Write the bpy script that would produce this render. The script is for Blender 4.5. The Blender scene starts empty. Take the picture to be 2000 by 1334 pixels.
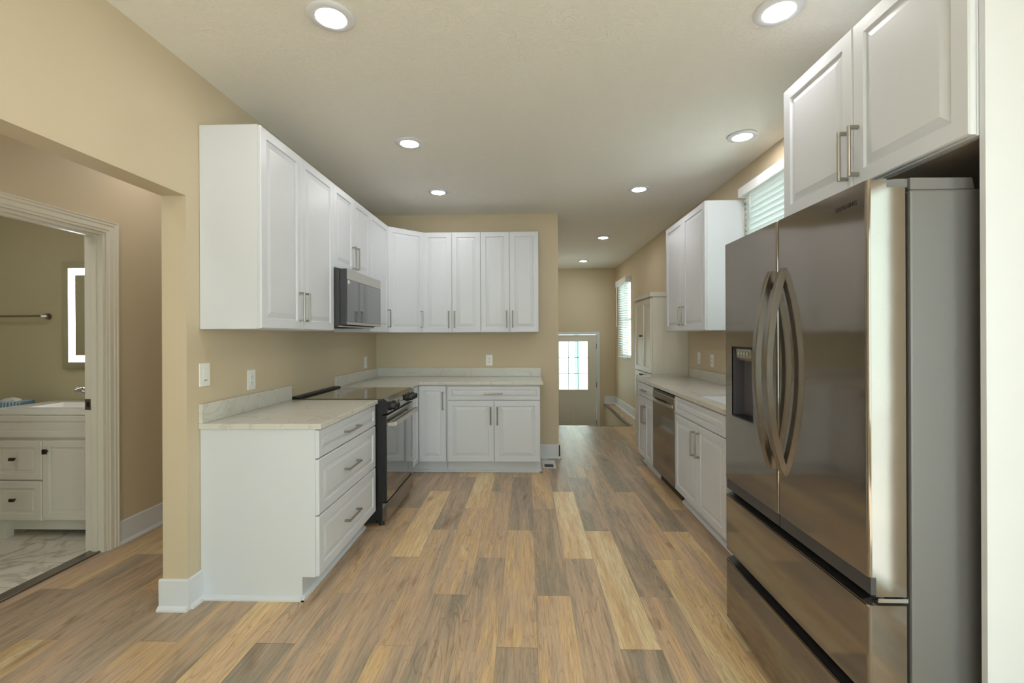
import bpy, math, random
from mathutils import Vector, Matrix
PI = math.pi
random.seed(7)
scene = bpy.context.scene
COL = scene.collection

# ------------------------------------------------------------------ camera
F_PX, YAW, ROLL, CY, CAM_H = 900.0, 0.0319, 0.0043, 657.87, 1.358
cam_data = bpy.data.cameras.new('camera')
cam_data.sensor_width = 36.0
cam_data.lens = F_PX / 2000.0 * 36.0
cam_data.shift_x = 0.0
cam_data.shift_y = (CY - 667.0) / 2000.0
cam_data.clip_start = 0.02
cam = bpy.data.objects.new('camera', cam_data)
COL.objects.link(cam)
cam.location = (0, 0, CAM_H)
cam.rotation_mode = 'QUATERNION'
m3 = Matrix.Rotation(YAW, 3, 'Z') @ Matrix.Rotation(PI / 2, 3, 'X') @ Matrix.Rotation(-ROLL, 3, 'Z')
cam.rotation_quaternion = m3.to_quaternion()
scene.camera = cam

# ------------------------------------------------------------------ world, exposure, portals
world = bpy.data.worlds.new('world')
scene.world = world
world.use_nodes = True
wn = world.node_tree
bg = wn.nodes['Background']
wtc = wn.nodes.new('ShaderNodeTexCoord')
wsep = wn.nodes.new('ShaderNodeSeparateXYZ')
wramp = wn.nodes.new('ShaderNodeValToRGB')
wmap = wn.nodes.new('ShaderNodeMapRange')
wmap.inputs['From Min'].default_value = -0.4
wmap.inputs['From Max'].default_value = 0.6
wn.links.new(wtc.outputs['Generated'], wsep.inputs[0])
wn.links.new(wsep.outputs['Z'], wmap.inputs['Value'])
wn.links.new(wmap.outputs['Result'], wramp.inputs[0])
wramp.color_ramp.elements[0].color = (0.88, 0.93, 0.93, 1)
wramp.color_ramp.elements[0].position = 0.0
wramp.color_ramp.elements[1].color = (0.82, 1.0, 1.0, 1)
wramp.color_ramp.elements[1].position = 0.55
wn.links.new(wramp.outputs['Color'], bg.inputs['Color'])
SKY = 2.2
bg.inputs['Strength'].default_value = SKY
LAMP = 42.0
scene.view_settings.view_transform = 'Standard'
scene.view_settings.look = 'None'
scene.view_settings.gamma = 1.0
scene.view_settings.exposure = 1.18
scene.view_settings.use_curve_mapping = False


def portal(name, loc, size, rot):
    l = bpy.data.lights.new(name, 'AREA')
    l.shape = 'RECTANGLE'
    l.size, l.size_y = size
    l.cycles.is_portal = True
    o = bpy.data.objects.new(name, l)
    o.location = loc
    o.rotation_euler = rot
    COL.objects.link(o)
    return o


sun_d = bpy.data.lights.new('sun', 'SUN')
sun_d.energy = 16.0
sun_d.angle = 0.02
sun_d.color = (0.88, 0.94, 1.0)
sun = bpy.data.objects.new('sun', sun_d)
COL.objects.link(sun)
sun.rotation_euler = (math.radians(38), 0, math.radians(-4))   # high sun from behind the camera, through the rear window only
# an area lamp points along its local -Z
portal('window_portal', (1.90, -0.67, 1.10), (2.12, 1.86), (0, PI / 2, 0))
portal('window_portal', (0.05, -2.75, 1.45), (2.9, 1.9), (PI / 2, 0, 0))
portal('window_portal', (1.94, 3.29, 1.86), (1.30, 0.90), (0, PI / 2, 0))
portal('window_portal', (1.94, 8.37, 1.66), (1.38, 0.80), (0, PI / 2, 0))
portal('window_portal', (0.945, 9.52, 0.78), (0.57, 0.97), (-PI / 2, 0, 0))

# ------------------------------------------------------------------ key measures
XL, XR, YB, ZC = -1.704, 1.787, 5.169, 2.735
YF = 9.364
UB, UT = 1.405, 2.4685
CTR, CTT = 0.914, 0.029
YST, XLE, XPE = 7.02, 1.567, 0.353
XH = -2.69            # hall wall face
DROP = -0.64          # landing below the kitchen floor

# ------------------------------------------------------------------ materials
def new_mat(name):
    m = bpy.data.materials.new(name)
    m.use_nodes = True
    n = m.node_tree
    return m, n, n.nodes['Principled BSDF']


def srgb(r, g, b):
    def f(c):
        c /= 255.0
        return c / 12.92 if c <= 0.04045 else ((c + 0.055) / 1.055) ** 2.4
    return (f(r), f(g), f(b), 1)


def simple(name, col, rough=0.5, metal=0.0, bump=None, coat=0.0, spec=None, vary=0.0, vscale=4.0):
    m, n, p = new_mat(name)
    p.inputs['Base Color'].default_value = col
    p.inputs['Roughness'].default_value = rough
    p.inputs['Metallic'].default_value = metal
    if spec is not None:
        p.inputs['Specular IOR Level'].default_value = spec
    if coat:
        p.inputs['Coat Weight'].default_value = coat
        p.inputs['Coat Roughness'].default_value = 0.05
    tc = n.nodes.new('ShaderNodeTexCoord')
    if vary:
        nz = n.nodes.new('ShaderNodeTexNoise')
        nz.inputs['Scale'].default_value = vscale
        nz.inputs['Detail'].default_value = 4
        mx = n.nodes.new('ShaderNodeMix')
        mx.data_type = 'RGBA'
        mx.inputs['A'].default_value = tuple(c * (1 - vary) for c in col[:3]) + (1,)
        mx.inputs['B'].default_value = tuple(min(1, c * (1 + vary)) for c in col[:3]) + (1,)
        n.links.new(tc.outputs['Object'], nz.inputs['Vector'])
        n.links.new(nz.outputs['Fac'], mx.inputs['Factor'])
        n.links.new(mx.outputs['Result'], p.inputs['Base Color'])
    if bump:
        sc, st, dist = bump
        nz = n.nodes.new('ShaderNodeTexNoise')
        nz.inputs['Scale'].default_value = sc
        nz.inputs['Detail'].default_value = 3
        b = n.nodes.new('ShaderNodeBump')
        b.inputs['Strength'].default_value = st
        b.inputs['Distance'].default_value = dist
        n.links.new(tc.outputs['Object'], nz.inputs['Vector'])
        n.links.new(nz.outputs['Fac'], b.inputs['Height'])
        n.links.new(b.outputs['Normal'], p.inputs['Normal'])
    return m


M = {}
M['paint'] = simple('tan_wall_paint', srgb(211, 195, 167), 0.6, bump=(180, 0.12, 0.002), vary=0.015)
M['paint_bath_lit'] = simple('wall_paint_in_olive_light', srgb(196, 186, 152), 0.6, bump=(180, 0.12, 0.002), vary=0.015)  # olive cast of the bathroom light put into the wall colour
M['trim'] = simple('white_trim_paint', srgb(225, 227, 232), 0.35, vary=0.01)
M['casing'] = simple('cream_door_casing_paint', srgb(228, 222, 208), 0.35, vary=0.01)
M['cab'] = simple('white_cabinet_paint', srgb(219, 222, 229), 0.38, vary=0.008, vscale=2)
M['cab_cream'] = simple('cream_cabinet_paint', srgb(226, 222, 210), 0.35, vary=0.01)
M['nickel'] = simple('brushed_nickel', srgb(172, 166, 158), 0.28, 1.0, bump=(400, 0.05, 0.001))
M['chrome'] = simple('polished_chrome', srgb(205, 205, 205), 0.12, 1.0, bump=(40, 0.01, 0.001))
M['bronze'] = simple('dark_bronze', srgb(70, 55, 42), 0.35, 0.8, bump=(90, 0.05, 0.001))
M['black'] = simple('black_plastic', srgb(22, 22, 24), 0.4, bump=(200, 0.06, 0.001))
M['darkgrey'] = simple('dark_grey_plastic', srgb(62, 62, 66), 0.45, bump=(200, 0.06, 0.001))
M['blackglass'] = simple('black_glass', srgb(26, 26, 28), 0.04, coat=1.0, spec=1.0, bump=(3, 0.004, 0.002))
M['steel'] = simple('brushed_stainless', srgb(196, 192, 184), 0.26, 1.0, bump=(300, 0.04, 0.0008))
M['steel_dark'] = simple('dark_stainless', srgb(142, 134, 126), 0.08, 0.78, coat=0.0, bump=(2.2, 0.03, 0.02))
M['steel_handle'] = simple('dark_stainless_handle', srgb(138, 131, 123), 0.22, 0.92, bump=(300, 0.03, 0.0008))
M['fridge_side'] = simple('grey_textured_paint', srgb(118, 117, 118), 0.42, 0.25, bump=(420, 0.25, 0.001))
M['plastic'] = simple('white_plastic', srgb(240, 239, 235), 0.3, vary=0.01)
M['slot'] = simple('outlet_slot_dark', srgb(60, 52, 46), 0.6, vary=0.05)
M['porcelain'] = simple('white_porcelain', srgb(238, 236, 228), 0.12, coat=0.5, vary=0.01)
M['vinyl'] = simple('white_vinyl_frame', srgb(240, 241, 240), 0.4, vary=0.01)
M['concrete'] = simple('landing_vinyl', srgb(150, 138, 120), 0.6, vary=0.08)
M['teal'] = simple('teal_porch_paint', srgb(150, 215, 200), 0.5, vary=0.05)
M['shower'] = simple('pale_shower_panel', srgb(168, 164, 146), 0.3, vary=0.02)
M['underside'] = simple('raw_cabinet_underside', srgb(150, 140, 128), 0.7, vary=0.04)
M['lettering'] = simple('grey_lettering', srgb(34, 31, 28), 0.5, 0.0, vary=0.02)
M['icon'] = simple('pale_panel_icons', srgb(170, 168, 162), 0.4, vary=0.02)
M['rod'] = simple('black_shower_rod', srgb(28, 26, 24), 0.35, 0.6, vary=0.05)


def make_ceiling():
    m, n, p = new_mat('textured_ceiling_paint')
    p.inputs['Base Color'].default_value = srgb(241, 238, 230)
    p.inputs['Roughness'].default_value = 0.8
    tc = n.nodes.new('ShaderNodeTexCoord')
    nz = n.nodes.new('ShaderNodeTexNoise'); nz.inputs['Scale'].default_value = 5; nz.inputs['Detail'].default_value = 2
    mx = n.nodes.new('ShaderNodeVectorMath'); mx.operation = 'MULTIPLY_ADD'
    mx.inputs[1].default_value = (0.6, 0.6, 0.6)
    n.links.new(tc.outputs['Object'], nz.inputs['Vector'])
    n.links.new(nz.outputs['Color'], mx.inputs[0]); n.links.new(tc.outputs['Object'], mx.inputs[2])
    w = n.nodes.new('ShaderNodeTexNoise'); w.inputs['Scale'].default_value = 34; w.inputs['Detail'].default_value = 5
    w.inputs['Distortion'].default_value = 1.6
    n.links.new(mx.outputs[0], w.inputs['Vector'])
    r = n.nodes.new('ShaderNodeValToRGB')
    r.color_ramp.elements[0].position = 0.47; r.color_ramp.elements[1].position = 0.62
    n.links.new(w.outputs['Fac'], r.inputs[0])
    b = n.nodes.new('ShaderNodeBump'); b.inputs['Strength'].default_value = 0.4; b.inputs['Distance'].default_value = 0.006
    n.links.new(r.outputs[0], b.inputs['Height'])
    n.links.new(b.outputs['Normal'], p.inputs['Normal'])
    return m


M['ceiling'] = make_ceiling()


def make_quartz(name, c1, c2, amt):
    m, n, p = new_mat(name)
    p.inputs['Roughness'].default_value = 0.16
    tc = n.nodes.new('ShaderNodeTexCoord')
    n1 = n.nodes.new('ShaderNodeTexNoise'); n1.inputs['Scale'].default_value = 2.2; n1.inputs['Detail'].default_value = 7
    n1.inputs['Distortion'].default_value = 2.2
    r = n.nodes.new('ShaderNodeValToRGB')
    r.color_ramp.elements[0].position = 0.485; r.color_ramp.elements[0].color = (0, 0, 0, 1)
    r.color_ramp.elements[1].position = 0.52; r.color_ramp.elements[1].color = (0, 0, 0, 1)
    e = r.color_ramp.elements.new(0.502); e.color = (1, 1, 1, 1)
    n2 = n.nodes.new('ShaderNodeTexNoise'); n2.inputs['Scale'].default_value = 5; n2.inputs['Detail'].default_value = 3
    mul = n.nodes.new('ShaderNodeMath'); mul.operation = 'MULTIPLY'
    mul2 = n.nodes.new('ShaderNodeMath'); mul2.operation = 'MULTIPLY'; mul2.inputs[1].default_value = amt
    mx = n.nodes.new('ShaderNodeMix'); mx.data_type = 'RGBA'
    mx.inputs['A'].default_value = c1; mx.inputs['B'].default_value = c2
    for nn in (n1, n2):
        n.links.new(tc.outputs['Object'], nn.inputs['Vector'])
    n.links.new(n1.outputs['Fac'], r.inputs[0])
    n.links.new(r.outputs[0], mul.inputs[0]); n.links.new(n2.outputs['Fac'], mul.inputs[1])
    n.links.new(mul.outputs[0], mul2.inputs[0])
    n.links.new(mul2.outputs[0], mx.inputs['Factor'])
    n.links.new(mx.outputs['Result'], p.inputs['Base Color'])
    return m


M['quartz'] = make_quartz('pale_veined_quartz', srgb(214, 211, 203), srgb(150, 147, 141), 0.5)


def make_glass():
    m = bpy.data.materials.new('window_glass')
    m.use_nodes = True
    n = m.node_tree
    n.nodes.clear()
    out = n.nodes.new('ShaderNodeOutputMaterial')
    tr = n.nodes.new('ShaderNodeBsdfTransparent'); tr.inputs[0].default_value = (0.94, 0.97, 0.96, 1)
    gl = n.nodes.new('ShaderNodeBsdfGlossy'); gl.inputs['Roughness'].default_value = 0.02
    lw = n.nodes.new('ShaderNodeLayerWeight'); lw.inputs[0].default_value = 0.5
    pw = n.nodes.new('ShaderNodeMath'); pw.operation = 'POWER'; pw.inputs[1].default_value = 5.0
    fr = n.nodes.new('ShaderNodeMath'); fr.operation = 'MULTIPLY_ADD'; fr.inputs[1].default_value = 0.9; fr.inputs[2].default_value = 0.04
    n.links.new(lw.outputs['Facing'], pw.inputs[0]); n.links.new(pw.outputs[0], fr.inputs[0])
    mx = n.nodes.new('ShaderNodeMixShader')
    n.links.new(fr.outputs[0], mx.inputs[0]); n.links.new(tr.outputs[0], mx.inputs[1]); n.links.new(gl.outputs[0], mx.inputs[2])
    n.links.new(mx.outputs[0], out.inputs[0])
    return m


M['glass'] = make_glass()


def make_blind():
    m, n, p = new_mat('white_blind_slat')
    p.inputs['Base Color'].default_value = srgb(235, 238, 236)
    p.inputs['Roughness'].default_value = 0.45
    tr = n.nodes.new('ShaderNodeBsdfTranslucent'); tr.inputs[0].default_value = srgb(236, 240, 238)
    mx = n.nodes.new('ShaderNodeMixShader'); mx.inputs[0].default_value = 0.36
    out = n.nodes['Material Output']
    n.links.new(p.outputs[0], mx.inputs[1]); n.links.new(tr.outputs[0], mx.inputs[2]); n.links.new(mx.outputs[0], out.inputs[0])
    return m


M['blind'] = make_blind()


def emit(name, col, s):
    m, n, p = new_mat(name)
    p.inputs['Base Color'].default_value = (0.8, 0.8, 0.8, 1)
    p.inputs['Emission Color'].default_value = col
    p.inputs['Emission Strength'].default_value = s
    return m


M['lens'] = emit('lit_lamp_lens', (1.0, 0.98, 0.95, 1), LAMP)
M['led'] = emit('lit_mirror_strip', (0.86, 0.93, 1.0, 1), 5.0)


def make_mirror():
    m, n, p = new_mat('mirror_glass')
    p.inputs['Base Color'].default_value = (0.80, 0.84, 0.80, 1)
    p.inputs['Metallic'].default_value = 1; p.inputs['Roughness'].default_value = 0.02
    return m


M['mirror'] = make_mirror()


def make_floor():
    """plank tone comes from the per-plank colour attribute 'plank'; grain and streaks are procedural"""
    m, n, p = new_mat('vinyl_oak_planks')
    L = n.links.new
    tc = n.nodes.new('ShaderNodeTexCoord')
    at = n.nodes.new('ShaderNodeAttribute'); at.attribute_name = 'plank'; at.attribute_type = 'GEOMETRY'
    sep = n.nodes.new('ShaderNodeSeparateColor'); L(at.outputs['Color'], sep.inputs[0])
    seed = n.nodes.new('ShaderNodeMath'); seed.operation = 'MULTIPLY'; seed.inputs[1].default_value = 37.0
    L(sep.outputs['Blue'], seed.inputs[0])
    comb = n.nodes.new('ShaderNodeCombineXYZ'); L(seed.outputs[0], comb.inputs['X']); L(seed.outputs[0], comb.inputs['Z'])
    add = n.nodes.new('ShaderNodeVectorMath'); add.operation = 'ADD'
    L(tc.outputs['Object'], add.inputs[0]); L(comb.outputs[0], add.inputs[1])

    def noise(scale, vec, detail=4, dist=0.0, rough=0.5):
        mp = n.nodes.new('ShaderNodeMapping'); mp.inputs['Scale'].default_value = vec
        L(add.outputs[0], mp.inputs['Vector'])
        z = n.nodes.new('ShaderNodeTexNoise'); z.inputs['Scale'].default_value = scale
        z.inputs['Detail'].default_value = detail; z.inputs['Distortion'].default_value = dist
        z.inputs['Roughness'].default_value = rough
        L(mp.outputs[0], z.inputs['Vector'])
        return z

    def ramp(src, stops):
        r = n.nodes.new('ShaderNodeValToRGB')
        while len(r.color_ramp.elements) < len(stops):
            r.color_ramp.elements.new(0.5)
        for e, (pos, c) in zip(r.color_ramp.elements, stops):
            e.position = pos; e.color = c
        L(src, r.inputs[0])
        return r

    def mix(fac, a, b, mode='MIX'):
        x = n.nodes.new('ShaderNodeMix'); x.data_type = 'RGBA'; x.blend_type = mode
        for key, v in (('Factor', fac), ('A', a), ('B', b)):
            if isinstance(v, (float, int)):
                x.inputs[key].default_value = v
            elif isinstance(v, tuple):
                x.inputs[key].default_value = v
            else:
                L(v, x.inputs[key])
        return x.outputs['Result']

    # main tone of a plank : red channel 0 grey-brown .. 0.5 pinkish tan .. 1 honey yellow
    streak = noise(1.0, (8.0, 0.8, 1.0), 4, 0.9, 0.6)
    sm = n.nodes.new('ShaderNodeMath'); sm.operation = 'MULTIPLY_ADD'; sm.inputs[1].default_value = 2.1; sm.inputs[2].default_value = -1.05
    L(streak.outputs['Fac'], sm.inputs[0])
    tone = n.nodes.new('ShaderNodeMath'); tone.operation = 'ADD'; tone.use_clamp = True
    L(sm.outputs[0], tone.inputs[0]); L(sep.outputs['Red'], tone.inputs[1])
    base = ramp(tone.outputs[0], [(0.0, srgb(166, 152, 134)), (0.25, srgb(189, 167, 144)), (0.5, srgb(209, 180, 150)),
                                  (0.75, srgb(221, 188, 142)), (1.0, srgb(229, 207, 166))])
    # grain: fine long lines + cathedral rings
    fine = noise(1.0, (120.0, 5.0, 1.0), 5, 0.4, 0.7)
    fr_ = ramp(fine.outputs['Fac'], [(0.32, (0.42, 0.37, 0.32, 1)), (0.58, (1, 1, 1, 1))])
    c1 = mix(0.55, base.outputs[0], fr_.outputs[0], 'MULTIPLY')
    wv_src = noise(1.0, (11.0, 1.1, 1.0), 2, 0.8)
    ml = n.nodes.new('ShaderNodeMath'); ml.operation = 'MULTIPLY'; ml.inputs[1].default_value = 17.0
    L(wv_src.outputs['Fac'], ml.inputs[0])
    fc = n.nodes.new('ShaderNodeMath'); fc.operation = 'FRACT'; L(ml.outputs[0], fc.inputs[0])
    rings = ramp(fc.outputs[0], [(0.0, (0.62, 0.55, 0.48, 1)), (0.16, (1, 1, 1, 1)), (0.9, (1, 1, 1, 1)), (1.0, (0.72, 0.65, 0.58, 1))])
    msk = noise(1.0, (6.0, 0.9, 1.0), 2)
    mr = ramp(msk.outputs['Fac'], [(0.38, (0, 0, 0, 1)), (0.60, (1, 1, 1, 1))])
    mm = n.nodes.new('ShaderNodeMath'); mm.operation = 'MULTIPLY'; mm.inputs[1].default_value = 0.85
    L(mr.outputs[0], mm.inputs[0])
    c2 = mix(mm.outputs[0], c1, rings.outputs[0], 'MULTIPLY')
    # knots
    kn = noise(1.0, (7.0, 2.0, 1.0), 2, 0.5)
    kr = ramp(kn.outputs['Fac'], [(0.64, (1, 1, 1, 1)), (0.76, (0.55, 0.44, 0.34, 1))])
    c3 = mix(0.8, c2, kr.outputs[0], 'MULTIPLY')
    # light / dark value of the plank (green channel)
    val = n.nodes.new('ShaderNodeHueSaturation')
    val.inputs['Saturation'].default_value = 1.0
    vv = n.nodes.new('ShaderNodeMath'); vv.operation = 'MULTIPLY_ADD'; vv.inputs[1].default_value = 0.34; vv.inputs[2].default_value = 0.83
    L(sep.outputs['Green'], vv.inputs[0]); L(vv.outputs[0], val.inputs['Value']); L(c3, val.inputs['Color'])
    L(val.outputs[0], p.inputs['Base Color'])
    p.inputs['Roughness'].default_value = 0.36
    p.inputs['Specular IOR Level'].default_value = 0.4
    b = n.nodes.new('ShaderNodeBump'); b.inputs['Strength'].default_value = 0.12; b.inputs['Distance'].default_value = 0.002
    L(fine.outputs['Fac'], b.inputs['Height']); L(b.outputs['Normal'], p.inputs['Normal'])
    return m


M['floor'] = make_floor()


def make_marble():
    m, n, p = new_mat('marble_floor_tile')
    L = n.links.new
    p.inputs['Roughness'].default_value = 0.2
    tc = n.nodes.new('ShaderNodeTexCoord')
    n1 = n.nodes.new('ShaderNodeTexNoise'); n1.inputs['Scale'].default_value = 1.7; n1.inputs['Detail'].default_value = 9
    n1.inputs['Distortion'].default_value = 1.5
    r = n.nodes.new('ShaderNodeValToRGB')
    r.color_ramp.elements[0].position = 0.47; r.color_ramp.elements[0].color = srgb(232, 226, 214)
    r.color_ramp.elements[1].position = 0.53; r.color_ramp.elements[1].color = srgb(232, 226, 214)
    e = r.color_ramp.elements.new(0.5); e.color = srgb(196, 188, 176)
    L(tc.outputs['Object'], n1.inputs['Vector']); L(n1.outputs['Fac'], r.inputs[0])
    br = n.nodes.new('ShaderNodeTexBrick')
    br.inputs['Color1'].default_value = (1, 1, 1, 1); br.inputs['Color2'].default_value = (0.97, 0.97, 0.97, 1)
    br.inputs['Mortar'].default_value = (0.72, 0.70, 0.66, 1)
    br.inputs['Scale'].default_value = 1.0; br.inputs['Mortar Size'].default_value = 0.003
    br.inputs['Brick Width'].default_value = 0.6; br.inputs['Row Height'].default_value = 0.3
    L(tc.outputs['Object'], br.inputs['Vector'])
    mx = n.nodes.new('ShaderNodeMix'); mx.data_type = 'RGBA'; mx.blend_type = 'MULTIPLY'; mx.inputs['Factor'].default_value = 1
    L(r.outputs[0], mx.inputs['A']); L(br.outputs['Color'], mx.inputs['B']); L(mx.outputs['Result'], p.inputs['Base Color'])
    return m


M['marble'] = make_marble()


def make_tissue():
    m, n, p = new_mat('blue_striped_wrapper')
    L = n.links.new
    tc = n.nodes.new('ShaderNodeTexCoord')
    w = n.nodes.new('ShaderNodeTexWave'); w.inputs['Scale'].default_value = 14; w.inputs['Distortion'].default_value = 2
    r = n.nodes.new('ShaderNodeValToRGB')
    r.color_ramp.elements[0].color = srgb(112, 150, 178); r.color_ramp.elements[1].color = srgb(205, 222, 228)
    r.color_ramp.elements[0].position = 0.35; r.color_ramp.elements[1].position = 0.75
    L(tc.outputs['Object'], w.inputs['Vector']); L(w.outputs['Fac'], r.inputs[0]); L(r.outputs[0], p.inputs['Base Color'])
    p.inputs['Roughness'].default_value = 0.3
    return m


M['tissue'] = make_tissue()

# ------------------------------------------------------------------ mesh helpers
class MB:
    def __init__(self):
        self.v, self.f = [], []

    def add(self, vs, fs):
        o = len(self.v)
        self.v += [tuple(x) for x in vs]
        self.f += [tuple(i + o for i in f) for f in fs]
        return self

    def box(self, x0, x1, y0, y1, z0, z1):
        x0, x1 = min(x0, x1), max(x0, x1); y0, y1 = min(y0, y1), max(y0, y1); z0, z1 = min(z0, z1), max(z0, z1)
        vs = [(x0, y0, z0), (x1, y0, z0), (x1, y1, z0), (x0, y1, z0), (x0, y0, z1), (x1, y0, z1), (x1, y1, z1), (x0, y1, z1)]
        return self.add(vs, [(0, 3, 2, 1), (4, 5, 6, 7), (0, 1, 5, 4), (1, 2, 6, 5), (2, 3, 7, 6), (3, 0, 4, 7)])

    def prism(self, poly, axis, a, b):
        """extrude a 2-D polygon along axis; poly coords are the two other axes in order"""
        n = len(poly)
        def P(u, v, w):
            return {'x': (w, u, v), 'y': (u, w, v), 'z': (u, v, w)}[axis]
        vs = [P(u, v, a) for u, v in poly] + [P(u, v, b) for u, v in poly]
        fs = [tuple(range(n - 1, -1, -1)), tuple(range(n, 2 * n))]
        fs += [(i, (i + 1) % n, n + (i + 1) % n, n + i) for i in range(n)]
        return self.add(vs, fs)

    def cyl(self, p0, p1, r, n=14, r1=None):
        p0, p1 = Vector(p0), Vector(p1)
        r1 = r if r1 is None else r1
        d = (p1 - p0).normalized()
        a = d.orthogonal().normalized(); b = d.cross(a)
        vs = []
        for p, rr in ((p0, r), (p1, r1)):
            for i in range(n):
                t = 2 * PI * i / n
                vs.append(p + a * math.cos(t) * rr + b * math.sin(t) * rr)
        fs = [tuple(range(n - 1, -1, -1)), tuple(range(n, 2 * n))]
        fs += [(i, (i + 1) % n, n + (i + 1) % n, n + i) for i in range(n)]
        return self.add(vs, fs)

    def lathe(self, prof, n=40, c=(0, 0, 0)):
        """prof = [(r, z)...] around the z axis"""
        vs, fs = [], []
        for r, z in prof:
            for i in range(n):
                t = 2 * PI * i / n
                vs.append((c[0] + r * math.cos(t), c[1] + r * math.sin(t), c[2] + z))
        for k in range(len(prof) - 1):
            for i in range(n):
                j = (i + 1) % n
                fs.append((k * n + i, k * n + j, (k + 1) * n + j, (k + 1) * n + i))
        fs.append(tuple(range(n - 1, -1, -1)))
        fs.append(tuple(range((len(prof) - 1) * n, len(prof) * n)))
        return self.add(vs, fs)

    def sweep(self, pts, section, closed=False):
        """section(i) -> list of 3-D offsets; one ring at each point"""
        k = None
        vs, fs = [], []
        for i, p in enumerate(pts):
            ring = section(i)
            k = len(ring)
            vs += [tuple(Vector(p) + Vector(o)) for o in ring]
        for i in range(len(pts) - 1):
            for j in range(k):
                jj = (j + 1) % k
                fs.append((i * k + j, i * k + jj, (i + 1) * k + jj, (i + 1) * k + j))
        fs.append(tuple(range(k - 1, -1, -1)))
        fs.append(tuple(range((len(pts) - 1) * k, len(pts) * k)))
        return self.add(vs, fs)

    def build(self, name, mat, parent=None, bevel=0.0, smooth=False, label=None, mats=None):
        me = bpy.data.meshes.new(name)
        me.from_pydata(self.v, [], self.f)
        me.validate()
        import bmesh
        bm = bmesh.new(); bm.from_mesh(me)
        bmesh.ops.recalc_face_normals(bm, faces=bm.faces)
        bm.to_mesh(me); bm.free()
        me.materials.append(M[mat] if isinstance(mat, str) else mat)
        o = bpy.data.objects.new(name, me)
        COL.objects.link(o)
        if parent is not None:
            o.parent = parent
        if smooth:
            for p in me.polygons:
                p.use_smooth = True
            try:
                me.set_sharp_from_angle(angle=math.radians(40))
            except Exception:
                pass
        if bevel:
            b = o.modifiers.new('bevel', 'BEVEL')
            b.width = bevel; b.segments = 2; b.limit_method = 'ANGLE'; b.angle_limit = math.radians(40)
        if label:
            o['label'] = label
        return o


def thing(name, label, cat, loc=(0, 0, 0), rz=0.0, group=None):
    o = bpy.data.objects.new(name, None)
    o.empty_display_size = 0.1
    COL.objects.link(o)
    o.location = loc
    o.rotation_euler = (0, 0, rz)
    o['label'] = label; o['category'] = cat
    if group:
        o['group'] = group
    return o


def tag(o, label, cat, group=None):
    o['label'] = label; o['category'] = cat
    if group:
        o['group'] = group
    return o


def struct(o, label=None):
    o['kind'] = 'structure'
    if label:
        o['label'] = label
    return o


def B(x0, x1, y0, y1, z0, z1):
    return MB().box(x0, x1, y0, y1, z0, z1)


# ------------------------------------------------------------------ room shell
def wall_boxes(name, boxes, mat='paint', label=None):
    mb = MB()
    for b in boxes:
        mb.box(*b)
    return struct(mb.build(name, mat), label)


LOW = DROP - 0.05
wall_boxes('wall_left', [(-1.83, XL, 2.256, YB, 0, ZC), (-1.83, XL, 0.25, 2.256, 2.073, ZC), (-1.83, XL, -2.6, 0.25, 0, ZC)])
wall_boxes('wall_back', [(-1.83, XPE, YB, YB + 0.12, 0, ZC)])
wall_boxes('wall_partition', [(XPE - 0.12, XPE, YB + 0.12, YF, LOW, ZC)])
wall_boxes('wall_far', [(XPE - 0.12, 0.45, YF, YF + 0.14, LOW, ZC), (1.43, XR + 0.14, YF, YF + 0.14, LOW, ZC),
                        (0.45, 1.43, YF, YF + 0.14, 1.405, ZC)])
W1 = (2.85, 3.72, 1.22, 2.50)     # near window  y0 y1 z0 z1
W2 = (7.97, 8.76, 0.98, 2.34)     # far window
W3 = (-1.60, 0.262, 0.04, 2.16)    # patio door behind the camera
xr1 = XR + 0.14
wall_boxes('wall_right', [
    (XR, xr1, -2.6, W3[0], 0, ZC), (XR, xr1, W3[0], W3[1], W3[3], ZC), (XR, xr1, W3[0], W3[1], 0, W3[2]),
    (XR, xr1, W3[1], W1[0], 0, ZC), (XR, xr1, W1[0], W1[1], 0, W1[2]), (XR, xr1, W1[0], W1[1], W1[3], ZC),
    (XR, xr1, W1[1], W2[0], 0, ZC), (XR, xr1, W2[0], W2[1], LOW, W2[2]), (XR, xr1, W2[0], W2[1], W2[3], ZC),
    (XR, xr1, W2[1], YF, LOW, ZC)])
wall_boxes('wall_rear', [(-2.81, -1.4, -2.74, -2.6, 0, ZC), (1.5, xr1, -2.74, -2.6, 0, ZC),
                         (-1.4, 1.5, -2.74, -2.6, 0, 0.5), (-1.4, 1.5, -2.74, -2.6, 2.4, ZC)])
DY0, DY1, DZ = 2.10, 2.86, 2.035   # bathroom door opening
wall_boxes('wall_hall', [(XH - 0.12, XH, -2.6, DY0, 0, ZC), (XH - 0.12, XH, DY1, 4.3, 0, ZC), (XH - 0.12, XH, DY0, DY1, DZ, ZC)])
wall_boxes('wall_hall_end', [(XH, -1.83, 4.2, 4.3, 0, ZC)])
BY = 3.456
wall_boxes('wall_bathroom_back', [(-4.75, XH - 0.12, BY, BY + 0.1, 0, ZC)], 'paint_bath_lit')
wall_boxes('wall_bathroom_left', [(-4.85, -4.75, 0.9, BY + 0.1, 0, ZC)], 'paint_bath_lit')
wall_boxes('wall_bathroom_front', [(-4.75, XH - 0.12, 0.9, 1.0, 0, ZC)], 'paint_bath_lit')
struct(B(-4.9, xr1, -2.75, YF + 0.14, ZC, ZC + 0.08).build('ceiling', 'ceiling'))


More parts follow.
